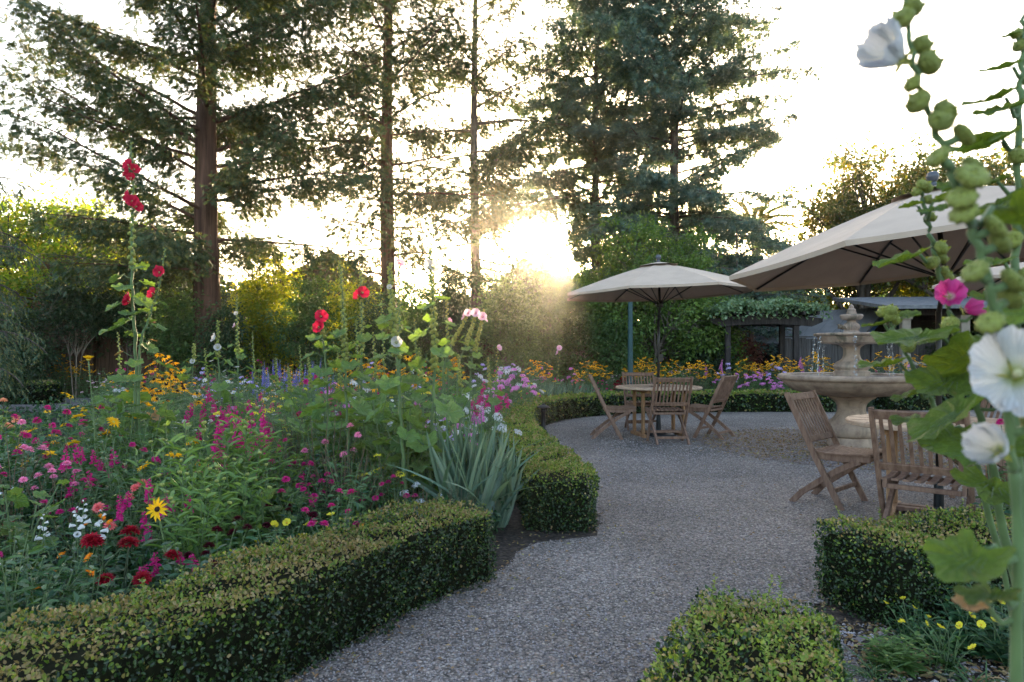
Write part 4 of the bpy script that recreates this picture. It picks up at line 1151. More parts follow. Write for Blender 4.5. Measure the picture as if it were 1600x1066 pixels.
# ------------------------------------------------------------------ parasols, tables, chairs
def parasol(name, label, loc, apex, Rr, drop, tilt=0, taz=0, phase=0.0, pole_xy=None, n=8):
    """loc: ground point; apex: canopy top (world); canopy tilts by `tilt` towards azimuth taz"""
    t = thing(name, label, 'parasol', (loc[0], loc[1], 0))
    A = np.array(apex, float) - np.array([loc[0], loc[1], 0])
    ax = Vector((-math.sin(taz), math.cos(taz), 0)); Q = np.array(Matrix.Rotation(tilt, 3, ax))
    W = lambda p: A + Q @ np.array(p, float)
    # canopy: panels between ribs, slightly hollowed
    mb = MB(); seg = 8; rows = 9
    def prof(s): return -(drop) * (s ** 1.18)
    V = []; Fq = []
    for i in range(n):
        a0 = phase + 2 * PI * i / n; a1 = phase + 2 * PI * (i + 1) / n
        for r_ in range(rows + 1):
            s = max(.04, r_ / rows)
            for c in range(seg + 1):
                f = c / seg
                p = (np.array([math.cos(a0), math.sin(a0)]) * (1 - f) + np.array([math.cos(a1), math.sin(a1)]) * f) * s * Rr
                sag = .035 * 4 * f * (1 - f) * math.sin(PI * min(1, s * .9))
                inw = 1 - .02 * 4 * f * (1 - f) * (s > .99)
                V.append(W([p[0] * inw, p[1] * inw, prof(s) - sag * .6]))
    k = seg + 1
    for i in range(n):
        for r_ in range(rows):
            for c in range(seg):
                o = i * (rows + 1) * k + r_ * k + c
                Fq.append([o, o + 1, o + k + 1, o + k])
    V = np.array(V); nV = len(V); thick = Q @ np.array([0, 0, -.004])
    Fq = np.array(Fq)
    mb.add(np.vstack([V, V + thick]), [Fq, Fq[:, ::-1] + nV], 0, True)
    # hanging hem along the rim
    hv = []; hq = []
    for i in range(n):
        for c in range(seg + 1):
            o = i * (rows + 1) * k + rows * k + c
            hv += [V[o], V[o] + Q @ np.array([0, 0, -.035])]
    for i in range(n):
        for c in range(seg):
            o = (i * (seg + 1) + c) * 2
            hq.append([o, o + 2, o + 3, o + 1])
    cn = mb.build('canopy', 'canvas', t)
    mh = MB(); mh.add(np.array(hv), np.array(hq)); mh.build('hem', 'canvas', cn)
    # top vent cap
    mv = MB(); vv = [W([0, 0, .02])]
    for i in range(n):
        a = phase + 2 * PI * i / n; vv.append(W([.20 * Rr * math.cos(a), .20 * Rr * math.sin(a), prof(.2) + .03]))
    mv.add(vv, np.array([[0, 1 + i, 1 + (i + 1) % n] for i in range(n)])); mv.build('vent_cap', 'canvas', cn)
    # ribs and struts
    hub = W([0, 0, -drop - .18]); hub2 = W([0, 0, -.06])
    for i in range(n):
        a = phase + 2 * PI * i / n; d = np.array([math.cos(a), math.sin(a)])
        P = [W([*(d * Rr * s), prof(s) - .022]) for s in (.02, .3, .6, .85, .985)]
        m1 = MB(); tube(m1, P, .010, 5); rb = m1.build('rib', 'bronze', t)
        m2 = MB(); tube(m2, [hub + Q @ np.array([*(d * .03), 0]), W([*(d * Rr * .52), prof(.52) - .03])], .008, 5); m2.build('strut', 'bronze', rb)
    m1 = MB(); lathe(m1, [(.001, -.05), (.045, -.05), (.05, -.02), (.05, .04), (.03, .06), (.001, .06)], 14)
    V1 = m1.V[0]; m1.V[0] = np.array([hub + Q @ v for v in V1]); m1.build('hub', 'bronze', t)
    m1 = MB(); top = W([0, 0, .01]); kn = np.array([hub[0], hub[1], hub[2] - .25])
    tube(m1, [(0, 0, .05), (0, 0, kn[2] - .35), (0, 0, kn[2])], .021, 12)
    m1.build('pole', 'bronze', t)
    m1 = MB(); tube(m1, [np.array([0, 0, kn[2] - .02]), hub, top], .018, 12); m1.build('upper_pole', 'bronze', t)
    m1 = MB(); box(m1, (0.03, 0, 1.18), (.07, .05, .10)); tube(m1, [(.06, 0, 1.18), (.11, 0, 1.18), (.11, .0, 1.12)], .007, 6); m1.build('crank_box', 'bronze', t)
    m1 = MB(); lathe(m1, smoothprof([(.001, .0), (.24, 0), (.24, .03), (.20, .05), (.05, .07), (.035, .10), (.03, .30), (.001, .30)], 2), 24); m1.build('base', 'iron', t)
    m1 = MB(); lathe(m1, smoothprof([(.025, .0), (.03, .02), (.018, .035), (.03, .045), (.042, .07), (.042, .085), (.03, .11), (.001, .118)], 3), 16)
    m1.V[0] = np.array([W(v + np.array([0, 0, .01])) for v in m1.V[0]]); m1.build('finial', 'ballgrey', t)
    return t
TX, TY = 2.21, 10.3
parasol('parasol', 'smaller looking beige parasol over the far round table', (TX, TY, 0), (TX, TY, 2.60), 1.50, .44, R(2.0), PI, R(18))
parasol('parasol', 'large near beige parasol tilted over the right round table', (3.25, 5.2, 0), (3.158, 5.107, 2.495), 1.555, .488, .109, 2.662, -2.46)
parasol('parasol', 'third beige parasol, only a sliver seen at the right edge behind tall stalks', (6.25, 7.4, 0), (6.25, 7.4, 2.50), 1.45, .44, 0, 0, R(10))

def table(name, label, loc, rz, Rt=.64):
    t = thing(name, label, 'table', loc, rz)
    mb = MB(); sl = 11; w = 2 * Rt / sl
    lathe(mb, [(.035, .708), (Rt - .01, .708), (Rt, .713), (Rt, .735), (Rt - .008, .742), (.035, .742), (.035, .708)], 72, smooth=False)
    mb.build('tabletop', 'teak_top', t)
    mb = MB()
    for i in range(16):
        a = i * PI / 8; d = np.array([math.cos(a), math.sin(a), 0])
        bar(mb, d * .06 + [0, 0, .7432], d * (Rt - .02) + [0, 0, .7432], .004, .0012)
    mb.build('plank_joints', 'timber', t)
    for s in (-1, 1):
        for q in (-1, 1):
            mb = MB(); bar(mb, (s * .31, q * .20, 0.0), (s * .31, q * .20, .705), .085, .032, up=(1, 0, 0)); mb.build('leg', 'teak_warm', t)
        mb = MB(); bar(mb, (s * .31, -.29, .025), (s * .31, .29, .025), .07, .05); bar(mb, (s * .31, -.45, .685), (s * .31, .45, .685), .06, .045); mb.build('foot_rail', 'teak_warm', t)
    mb = MB(); bar(mb, (-.275, -.055, .06), (.275, -.055, .06), .07, .03); bar(mb, (-.275, .055, .06), (.275, .055, .06), .07, .03); mb.build('stretcher', 'teak', t)
    return t
table('round_table', 'round teak table on the far side under the smaller parasol', (TX, TY, 0), R(8))
table('round_table', 'round teak table by the fountain, under the tilted parasol', (3.25, 5.2, 0), R(-35))

def chair(name='folding_chair', label='', loc=(0, 0, 0), rz=0, arms=False, W_=.50):
    """x = the way the sitter faces; long legs run from the back top to the front foot, short legs cross them"""
    t = thing(name, label, 'chair', loc, rz, 'teak folding chairs')
    h = W_ / 2
    up = lambda s: np.array([-.22 * s + .0, 0, 0])
    for sd in (-1, 1):
        mb = MB(); P0 = np.array([-.225, sd * h, .92]); P1 = np.array([0.0, sd * h, .44]); P2 = np.array([.225, sd * h, .0])
        bar(mb, P2, P1, .026, .048, up=(1, 0, .5)); bar(mb, P1, P0 + (P0 - P1) * .0, .026, .045, up=(1, 0, .5))
        lathe(mb, [(.001, .0), (.010, .001), (.016, .006), (.016, .012), (.001, .013)], 10, c=(-.225, sd * h, .915))
        mb.build('leg', 'teak', t)
        mb = MB(); y = sd * (h - .034)
        Q = [(.345, y, .405), (.18, y, .315), (.02, y, .20), (-.12, y, .09), (-.20, y, .0)]
        for a, b_ in zip(Q[:-1], Q[1:]):
            bar(mb, a, b_, .026, .046, up=(1, 0, 1), bev=.05)
        mb.build('leg', 'teak', t)
    # back: two rails and slats
    d = unit(np.array([-.225, 0, .48])); fwd = np.array([d[2], 0, -d[0]])
    mb = MB(); q = lambda z: np.array([(.44 - z) * .225 / .48, 0, z])
    a = q(.885); bar(mb, a + [0, -h + .013, 0], a + [0, h - .013, 0], .022, .060, up=tuple(d))
    a = q(.545); bar(mb, a + [0, -h + .013, 0], a + [0, h - .013, 0], .022, .050, up=tuple(d))
    ns = 9
    for i in range(ns):
        y = -h + .048 + (W_ - .096) * i / (ns - 1)
        bow = .012
        p0 = q(.565) + [0, y, 0]; p1 = q(.86) + [0, y, 0]
        bar(mb, p0, p1, .022, .011, up=tuple(fwd))
    mb.build('backrest', 'teak', t)
    # seat: side rails, dished slats front to back
    mb = MB(); sx = [-.02, .10, .22, .34, .43]; sz = [.438, .425, .425, .437, .440]
    for sd in (-1, 1):
        for k in range(4):
            bar(mb, (sx[k], sd * (h - .034) * 1.0, sz[k] - .012), (sx[k + 1], sd * (h - .034), sz[k + 1] - .012), .024, .05, bev=.05)
    bar(mb, (.0, -h + .05, .412), (.0, h - .05, .412), .035, .03); bar(mb, (.40, -h + .05, .418), (.40, h - .05, .418), .035, .03)
    ns = 8
    for i in range(ns):
        y = -h + .028 + (W_ - .056) * i / (ns - 1)
        for k in range(4):
            bar(mb, (sx[k], y, sz[k] + .020), (sx[k + 1], y, sz[k + 1] + .020), .038, .013, bev=.05)
    mb.build('seat', 'teak', t)
    mb = MB(); bar(mb, (-.135, -h + .05, .095), (-.135, h - .05, .095), .022, .034); mb.build('stretcher', 'teak', t)
    mb = MB(); bar(mb, (.15, -h + .012, .145), (.15, h - .012, .145), .022, .034); mb.build('stretcher', 'teak', t)
    if arms:
        for sd in (-1, 1):
            mb = MB(); bar(mb, (-.1, sd * (h + .01), .655), (.34, sd * (h + .01), .645), .05, .022); mb.build('armrest', 'teak', t)
            mb = MB(); bar(mb, (.28, sd * (h + .01), .43), (.28, sd * (h + .01), .635), .03, .035, up=(0, 1, 0)); mb.build('arm_post', 'teak', t)
    return t
ch0 = chair(label='teak folding chair with its slatted back to us at the far table', loc=(2.17, 9.42, 0), rz=R(93))
def more_chair(label, loc, rz, sc=None):
    c = copy_tree(ch0); c['label'] = label; c.location = loc; c.rotation_euler = (0, 0, rz)
    if sc: c.scale = sc
    return c
more_chair('teak folding chair left of the far table, facing right in profile', (1.37, 10.05, 0), R(-4))
more_chair('teak folding chair right of the far table, turned left toward the tabletop', (3.0, 10.05, 0), R(141))
more_chair('teak folding chair behind the far table, half hidden by the tabletop', (2.10, 11.15, 0), R(-88))
more_chair('teak folding chair left of the fountain side table, in front of the fountain', (2.66, 5.78, 0), R(-47))
more_chair('teak folding chair behind the near bench, far side of the fountain side table', (4.1, 5.75, 0), R(200))
more_chair('teak folding chair at the right edge half hidden by hollyhock leaves', (3.62, 4.35, 0), R(95))

more_chair('teak folding chair with its slatted back to us, directly behind the right box hedge', (2.57, 4.26, 0), R(50))

# ------------------------------------------------------------------ flowers (each faces +z, stalk end at the origin)
FM = {}
def fmesh(key, fn, mats):
    if key not in FM:
        mb = MB(); fn(mb); FM[key] = mb.mesh(key.split('|')[0], mats)
    return FM[key]

def ringdir(n, e, jit=.1, off=0):
    a = off + np.arange(n) * 2 * PI / n + rng.normal(size=n) * jit
    return np.column_stack([np.cos(a) * math.cos(e), np.sin(a) * math.cos(e), np.full(n, math.sin(e))])

def f_daisy(r, n=13, e=.15, disc=.30, rows=1, dome=.35):
    def fn(mb):
        for k in range(rows):
            A = ringdir(n, e + k * .35, .06, k * .2); m = len(A)
            cloud(mb, A * r * disc * .6, A + rnd(m, .05), np.tile([0, 0, 1.], (m, 1)) + rnd(m, .12), r * (.82 - k * .15) * rng.uniform(.85, 1.08, m), r * 2.1 / n * 1.7, T_OVAL, 0)
        h = r * disc * dome * 2.4
        lathe(mb, smoothprof([(r * disc * .8, -.0), (r * disc, h * .35), (r * disc * .75, h * .85), (.0005, h)], 2), 10, mi=1)
    return fn
def f_ball(r, layers=6, tight=1.0):
    def fn(mb):
        for k in range(layers):
            f = k / (layers - 1); e = -.15 + f * 1.45; n = int(16 * (1 - f * .7))
            A = ringdir(n, e, .08, k * .37); m = len(A)
            N = np.tile([0, 0, 1.], (m, 1)) - A * A[:, 2:3]
            cloud(mb, A * r * .15, A + rnd(m, .05), N, r * (1 - f * .30) * rng.uniform(.9, 1.05, m), r * .42, T_OVAL, 0)
    return fn
def f_dome(R_, r, n, petals=5, flat=.55):
    """a head of many small florets"""
    def fn(mb):
        g = np.arange(n) + .5; ph = np.arccos(1 - g / n * .95); th = g * 2.39996
        C_ = np.column_stack([np.cos(th) * np.sin(ph), np.sin(th) * np.sin(ph), np.cos(ph)])
        P = C_ * [R_, R_, R_ * flat] + rnd(n, R_ * .08)
        for c, nn in zip(P, C_):
            u = unit(np.cross(nn, rdir(1)[0])); v = np.cross(nn, u)
            a = np.arange(petals) * 2 * PI / petals + rng.random()
            A = np.cos(a)[:, None] * u + np.sin(a)[:, None] * v + nn * .15
            cloud(mb, np.tile(c, (petals, 1)), A, np.tile(nn, (petals, 1)), r, r * .85, T_DIA, 0)
    return fn
def f_spike(L, r, n, size, bell=False, droop=-.3):
    def fn(mb):
        tube(mb, [(0, 0, 0), (0, 0, L)], [.003, .001], 4, 1)
        s = np.linspace(0.02, 1, n); a = np.arange(n) * 2.4
        A = np.column_stack([np.cos(a), np.sin(a), np.where(s > .8, .8, droop)])
        P = np.column_stack([np.cos(a) * .003, np.sin(a) * .003, s * L]); sz = size * (1.15 - s * .8)
        if bell:
            for p, d, z in zip(P, unit(A), sz):
                u = unit(np.cross(d, [0, 0, 1.])); v = np.cross(d, u); k = 7; al = np.arange(k) * 2 * PI / k
                V = []
                for t_, w in ((0, .12), (.35, .28), (.8, .34), (1, .50)):
                    V += [p + d * z * t_ + (u * math.cos(q) + v * math.sin(q)) * z * w for q in al]
                i = np.arange(3)[:, None] * k; j = np.arange(k)[None]; jn = (j + 1) % k
                mb.add(V, np.stack([i + j, i + jn, i + k + jn, i + k + j], -1).reshape(-1, 4), 0, True)
        else:
            for q in range(3):
                cloud(mb, P, unit(A) + rnd(n, .45), rdir(n), sz, sz * .7, T_OVAL, 0)
    return fn
def f_holly(r, open_=1.0, seed=0):
    """five broad ruffled overlapping petals round a pale column"""
    rr = random.Random(seed)
    def fn(mb):
        for k in range(5):
            a0 = k * 2 * PI / 5; na, nr_ = 14, 7; V = []
            for i in range(nr_ + 1):
                s = i / nr_
                for j in range(na + 1):
                    f = j / na - .5
                    half = (.42 + .44 * s ** .8); a = a0 + f * 2 * half
                    rad = r * s * (1 - .16 * (2 * f) ** 4 * s)
                    z = r * (.50 * s ** (1.5) * (1 - open_ * .72) * 2.0 + .12 * s) + r * .085 * s * s * math.sin(f * 15 + k * 2.3) + r * .04 * math.sin(f * 31 + k) * s + f * .08 * r
                    rad *= 1 + s * s * (.035 * math.sin(f * 19 + k * 3) + .03 * math.sin(f * 33 + k))
                    sh = 1 - (1 - open_) * .5 * s
                    V.append([rad * math.cos(a) * sh, rad * math.sin(a) * sh, z])
            Fq = [[i * (na + 1) + j, i * (na + 1) + j + 1, (i + 1) * (na + 1) + j + 1, (i + 1) * (na + 1) + j] for i in range(nr_) for j in range(na)]
            Fq = np.array(Fq); ctr = (np.arange(len(Fq)) // na) < 1 + (np.arange(len(Fq)) % na == na // 2) + (np.arange(len(Fq)) % 3 == 1)
            mb.add(V, Fq[~ctr], 0, True); mb.add(V, Fq[ctr], 1, True)
        lathe(mb, smoothprof([(r * .05, 0), (r * .06, r * .15), (r * .09, r * .24), (r * .06, r * .33), (.0004, r * .36)], 2), 8, mi=2)
        for k in range(5):      # green sepals behind
            a = (k + .5) * 2 * PI / 5
            cloud(mb, [[0, 0, -.004]], [[math.cos(a), math.sin(a), .15]], [[0, 0, 1.]], r * .42, r * .26, T_OVAL, 3)
    return fn
def f_trumpet(r):
    def fn(mb):
        k = 10
        for c in range(1):
            lathe(mb, smoothprof([(.12 * r, 0), (.2 * r, .5 * r), (.38 * r, 1.0 * r), (.5 * r, 1.35 * r), (.95 * r, 1.55 * r), (1.0 * r, 1.50 * r)], 2), k)
            V = mb.V[0]; a = np.arctan2(V[:, 1], V[:, 0]); V[:, :2] *= (1 + .16 * np.cos(a * 5) * (V[:, 2:3].ravel() > 1.3 * r))[:, None]
    return fn

def hollymat(name, throat, c1, c2):
    """hollyhock petals: pale or dark throat, fine veins fanning out, thin enough to glow"""
    m, t, p, o = nt(name)
    tc = t.nodes.new('ShaderNodeTexCoord'); mp = t.nodes.new('ShaderNodeMapping'); mp.vector_type = 'POINT'
    mp.inputs['Location'].default_value = (-1, -1, 0); mp.inputs['Scale'].default_value = (2, 2, 0)
    t.links.new(tc.outputs['Generated'], mp.inputs[0])
    ln = t.nodes.new('ShaderNodeVectorMath'); ln.operation = 'LENGTH'; t.links.new(mp.outputs[0], ln.inputs[0])
    sp = t.nodes.new('ShaderNodeSeparateXYZ'); t.links.new(mp.outputs[0], sp.inputs[0])
    at2 = t.nodes.new('ShaderNodeMath'); at2.operation = 'ARCTAN2'; t.links.new(sp.outputs[1], at2.inputs[0]); t.links.new(sp.outputs[0], at2.inputs[1])
    nz = t.nodes.new('ShaderNodeTexNoise'); nz.inputs['Scale'].default_value = 3.5; nz.inputs['Detail'].default_value = 4; t.links.new(mp.outputs[0], nz.inputs['Vector'])
    ma = t.nodes.new('ShaderNodeMath'); ma.operation = 'MULTIPLY_ADD'; ma.inputs[1].default_value = 55; t.links.new(at2.outputs[0], ma.inputs[0])
    m3 = t.nodes.new('ShaderNodeMath'); m3.operation = 'MULTIPLY'; m3.inputs[1].default_value = 14; t.links.new(nz.outputs[0], m3.inputs[0]); t.links.new(m3.outputs[0], ma.inputs[2])
    sn = t.nodes.new('ShaderNodeMath'); sn.operation = 'SINE'; t.links.new(ma.outputs[0], sn.inputs[0])
    cr = t.nodes.new('ShaderNodeValToRGB'); e = cr.color_ramp.elements
    e[0].position = .10; e[0].color = (*throat, 1); e[1].position = 1.0; e[1].color = (*c2, 1); k = e.new(.36); k.color = (*c1, 1)
    ad = t.nodes.new('ShaderNodeMath'); ad.operation = 'MULTIPLY_ADD'; ad.inputs[1].default_value = .05; t.links.new(sn.outputs[0], ad.inputs[0]); t.links.new(ln.outputs['Value'], ad.inputs[2])
    t.links.new(ad.outputs[0], cr.inputs[0])
    vr = t.nodes.new('ShaderNodeMapRange'); vr.inputs[1].default_value = -1; vr.inputs[2].default_value = 1; vr.inputs[3].default_value = .84; vr.inputs[4].default_value = 1.04
    t.links.new(sn.outputs[0], vr.inputs[0])
    hs = t.nodes.new('ShaderNodeHueSaturation'); t.links.new(cr.outputs[0], hs.inputs['Color']); t.links.new(vr.outputs[0], hs.inputs['Value'])
    t.links.new(hs.outputs[0], p.inputs['Base Color']); p.inputs['Roughness'].default_value = .7; p.inputs['Specular IOR Level'].default_value = .15
    b = t.nodes.new('ShaderNodeBump'); b.inputs['Strength'].default_value = .35; b.inputs['Distance'].default_value = .002
    t.links.new(sn.outputs[0], b.inputs['Height']); t.links.new(b.outputs[0], p.inputs['Normal'])
    tr = t.nodes.new('ShaderNodeBsdfTranslucent'); t.links.new(hs.outputs[0], tr.inputs[0])
    mx = t.nodes.new('ShaderNodeMixShader'); mx.inputs[0].default_value = .42
    t.links.new(p.outputs[0], mx.inputs[1]); t.links.new(tr.outputs[0], mx.inputs[2]); t.links.new(mx.outputs[0], o.inputs[0])
    return m
HM = {'red': hollymat('hollyhock_petal_red', (.14, .003, .02), (.55, .012, .05), (.62, .03, .08)), 'magenta': hollymat('hollyhock_petal_magenta', (.75, .6, .55), (.60, .03, .25), (.62, .10, .34)),
      'pink': hollymat('hollyhock_petal_pink', (.5, .04, .15), (.72, .30, .45), (.75, .42, .55)), 'palepink': hollymat('hollyhock_petal_pale_pink', (.45, .05, .2), (.70, .45, .56), (.72, .55, .62)),
      'white': hollymat('hollyhock_petal_white', (.30, .34, .06), (.58, .57, .52), (.60, .585, .60))}
HF = {}
for nm_, ms in (('red', ('red', 'crimson')), ('magenta', ('magenta', 'white')), ('pink', ('pink', 'lemon')), ('palepink', ('palepink', 'magenta')), ('white', ('white', 'throat'))):
    HF[nm_] = lambda r=.05, o=.8, v=0, ms=ms, nm_=nm_: fmesh('flower|holly%s%.3f%.2f%d' % (nm_, r, o, v), f_holly(r, o, v), [HM[nm_], HM[nm_], M['cream'], M['bud']])

def bud_mesh(r, v=0):
    def fn(mb):
        lathe(mb, smoothprof([(.001, 0), (.5 * r, .05 * r), (.95 * r, .45 * r), (1.0 * r, .85 * r), (.75 * r, 1.25 * r), (.35 * r, 1.45 * r), (.08 * r, 1.5 * r)], 3), 12)
        for k in range(5):
            a = k * 2 * PI / 5
            cloud(mb, [[math.cos(a) * .35 * r, math.sin(a) * .35 * r, .1 * r]], [[math.cos(a) * .45, math.sin(a) * .45, 1]], [[math.cos(a), math.sin(a), -.2]], 1.6 * r, 1.1 * r, T_OVAL, 1)
    return fmesh('bud|%.4f%d' % (r, v), fn, [M['bud'], M['bud']])

def pod_mesh(r, v=0):
    """fat seed pod: a ribbed green cushion inside five folded sepals"""
    def fn(mb):
        lathe(mb, smoothprof([(.001, 0), (.45 * r, .02 * r), (.98 * r, .35 * r), (1.05 * r, .7 * r), (.8 * r, .98 * r), (.4 * r, .95 * r), (.2 * r, 1.1 * r), (.001, 1.12 * r)], 3), 30)
        V = mb.V[0]; a = np.arctan2(V[:, 1], V[:, 0]); V[:, :2] *= (1 + .09 * np.cos(a * 10))[:, None]
        for k in range(5):
            a = k * 2 * PI / 5 + v
            cloud(mb, [[math.cos(a) * .4 * r, math.sin(a) * .4 * r, .05 * r]], [[math.cos(a) * .9, math.sin(a) * .9, .75]], [[math.cos(a), math.sin(a), -.9]], 1.05 * r, 1.0 * r, T_OVAL, 1)
    return fmesh('seed_pod|%.4f%d' % (r, v), fn, [M['bud'], M['holly_near']])

def holly_leaf_mesh(v, mat='holly_leaf'):
    def fn(mb):
        V, Fs = t_lobed(5, .20 + .05 * (v % 3), 30, .14 + .05 * (v % 2), .05, v)
        mb.add(V, Fs, 0, False)
        # raised veins
        for a in (-1.0, -.5, 0, .5, 1.0):
            tube(mb, [(.0, 0, .004), (.42 + .2 * math.cos(a), .5 * math.sin(a) * .55, .018), (.42 + .44 * math.cos(a), .52 * math.sin(a), .045)], [.008, .005, .002], 4, 1, False)
    return fmesh('leaf|holly%d%s' % (v, mat), fn, [M[mat], M['stem']])

def look(d, up=(0, 0, 1)):
    """rotation whose +z points along d"""
    return Vector(d).to_track_quat('Z', 'Y').to_euler()
def leaf_rot(A, N):
    A = unit(np.array(A, float)); N = np.array(N, float); N = unit(N - A * (N @ A)); S = np.cross(N, A)
    return Matrix((A, S, N)).transposed().to_euler()

def hollyhock(label, pts, leaves, flowers, buds=(), r0=.012, leafmat_='holly_leaf', group='hollyhocks', bud_r=.012, pods=(), auto_buds=None, auto_leaves=None, petiole=.10, seed=0):
    """pts: stem in world space; leaves (s, azimuth, size, dip); flowers (s, azimuth, r, colour, openness); pods/buds (s, azimuth, r)"""
    r = random.Random(seed)
    P = catmull(pts, 6); base = P[0].copy(); base[2] = 0 if base[2] < .25 else base[2]
    P = P - base
    P = P + 0
    t = thing('hollyhock', label, 'hollyhock', base, 0, group)
    P = catmull(P, 2); sw_ = 1 + .10 * np.sin(np.arange(len(P)) * 2.1 + seed) + .08 * np.sin(np.arange(len(P)) * .9)
    P = P + np.column_stack([np.sin(np.arange(len(P)) * 1.3), np.cos(np.arange(len(P)) * 1.7), np.zeros(len(P))]) * r0 * .25 * np.minimum(1, np.arange(len(P)) / 4)[:, None]
    mb = MB(); tube(mb, P, np.linspace(r0, r0 * .35, len(P)) * sw_, 8); st = mb.build('stem', 'stem', t)
    if auto_leaves:
        s0, s1, n, z0, z1 = auto_leaves
        leaves = list(leaves) + [(s0 + (s1 - s0) * i / max(1, n - 1), i * 2.4 + r.uniform(-.4, .4), (z0 + (z1 - z0) * i / max(1, n - 1)) * r.uniform(.9, 1.4), r.uniform(.1, .9)) for i in range(n)]
    if auto_buds:
        s0, s1, n, z0, z1 = auto_buds
        buds = list(buds) + [(s0 + (s1 - s0) * i / max(1, n - 1), i * 2.4 + r.uniform(-.4, .4), z0 + (z1 - z0) * i / max(1, n - 1)) for i in range(n)]
    for i, (s, az, size, dip) in enumerate(leaves):
        p, d = interp(P, [s]); p = p[0]; h = np.array([math.cos(az), math.sin(az), 0])
        pl = size * (.25 + petiole * 4)
        q = p + h * pl * .85 + np.array([0, 0, pl * .35])
        m2 = MB(); tube(m2, [p, (p + q) / 2 + [0, 0, -.01], q], [.0035, .003, .0025], 5)
        pt_ = m2.build('leaf_stalk', 'stem', t)
        A = h + np.array([0, 0, -dip]); N = np.array([0, 0, 1]) + h * .6 + np.array([r.uniform(-.3, .3), r.uniform(-.3, .3), 0])
        dead = s < .34 and (i + seed) % 4 == 1
        link('leaf', holly_leaf_mesh((i + seed) % 6, 'brown_leaf' if dead else leafmat_), t, q, leaf_rot(A, N), size * (.5 if dead else 1))
    for i, (s, az, rr, col, op) in enumerate(flowers):
        p, d = interp(P, [s]); p = p[0]; h = np.array([math.cos(az), math.sin(az), .35])
        link('flower', HF[col](round(rr, 3), op, i % 3), t, p + unit(h) * (r0 + .012), look(h))
    for i, (s, az, rr) in enumerate(list(buds)[:70]):
        p, d = interp(P, [s]); p = p[0]; h = np.array([math.cos(az), math.sin(az), .7])
        link('bud', bud_mesh(.01, i % 2), t, p + unit(h) * r0 * .5, look(h), rr / .01)
    for i, (s, az, rr) in enumerate(pods):
        p, d = interp(P, [s]); p = p[0]; h = np.array([math.cos(az), math.sin(az), .45])
        q = p + unit(h) * (r0 + rr * .6)
        m2 = MB(); tube(m2, [p, q], [.004, .0035], 6); m2.build('flower_stalk', 'stem', t)
        link('seed_pod', pod_mesh(.01, i % 3), t, q, look(h + np.array([0, 0, .3])), rr / .01)
    return t

# ------------------------------------------------------------------ bedding plants
def bed_plant(name, nst, H, Rs, leafm, T, Ll, Lw, nleaf, flowers=None, lean=.35, basal=0, stemm='stem', lo=.08, taper=.6, up=.35, fl_frac=1.0, stem_r=.004, bushy=1.0):
    """a clump of leafy stems; flowers is (mesh key, maker, materials, child name)"""
    t = bpy.data.objects.new(name, None); COL.objects.link(t)
    sm = MB(); lm = MB(); tips = []
    for k in range(nst):
        a = k * 2.4 + rng.random() * .6; rr = Rs * math.sqrt((k + .4) / nst)
        b0 = np.array([math.cos(a) * rr * .35, math.sin(a) * rr * .35, 0])
        h = H * rng.uniform(.72, 1.05) * (1 - .25 * (rr / Rs))
        top = np.array([math.cos(a) * rr, math.sin(a) * rr, h]) + rng.normal(size=3) * [.02, .02, 0]
        mid = (b0 + top) / 2 + np.array([-math.cos(a), -math.sin(a), 0]) * lean * .08 + rng.normal(size=3) * .015
        P = catmull([b0, mid, top], 5)
        tube(sm, P, np.linspace(stem_r, stem_r * .45, len(P)), 4, 0, False)
        s = np.linspace(lo, .97, nleaf) + rng.normal(size=nleaf) * .02; Q, D = interp(P, s); an = np.arange(nleaf) * 2.4 + rng.random() * 6
        A = np.column_stack([np.cos(an), np.sin(an), np.full(nleaf, up)]) + rnd(nleaf, .22)
        N = np.tile([0, 0, 1.], (nleaf, 1)) + rnd(nleaf, .35)
        L = Ll * (1.1 - taper * s) * rng.uniform(.7, 1.2, nleaf)
        cloud(lm, Q + A * .012 * bushy, A, N, L, L * Lw, T)
        tips.append((P[-1], unit(P[-1] - P[-2])))
    if basal:
        an = rng.random(basal) * 6.28; e = rng.uniform(.1, .8, basal)
        A = np.column_stack([np.cos(an) * np.cos(e), np.sin(an) * np.cos(e), np.sin(e)])
        cloud(lm, A * .02 + [0, 0, .01], A, np.column_stack([-np.cos(an) * .7, -np.sin(an) * .7, np.ones(basal)]), Ll * 1.5 * rng.uniform(.7, 1.2, basal), Ll * 1.5 * Lw, T)
    lm.build('foliage', leafm, t); sm.build('stems', stemm, t)
    if flowers:
        for fl in flowers:
            key, fn, mats, cname, frac, up_ = fl
            for i, (p, d) in enumerate(tips):
                if rng.random() > frac: continue
                me = fmesh('%s|%s%d' % (cname, key, i % 3), fn, [M[x] for x in mats])
                dd = d * (1 - up_) + np.array([rng.normal() * .55, rng.normal() * .55 - .3, 1.0]) * up_
                if up_ < 0: dd = np.array([0, 0, 1.]) + rng.normal(size=3) * .08
                link(cname, me, t, p, look(dd), rng.uniform(.85, 1.15))
    return t

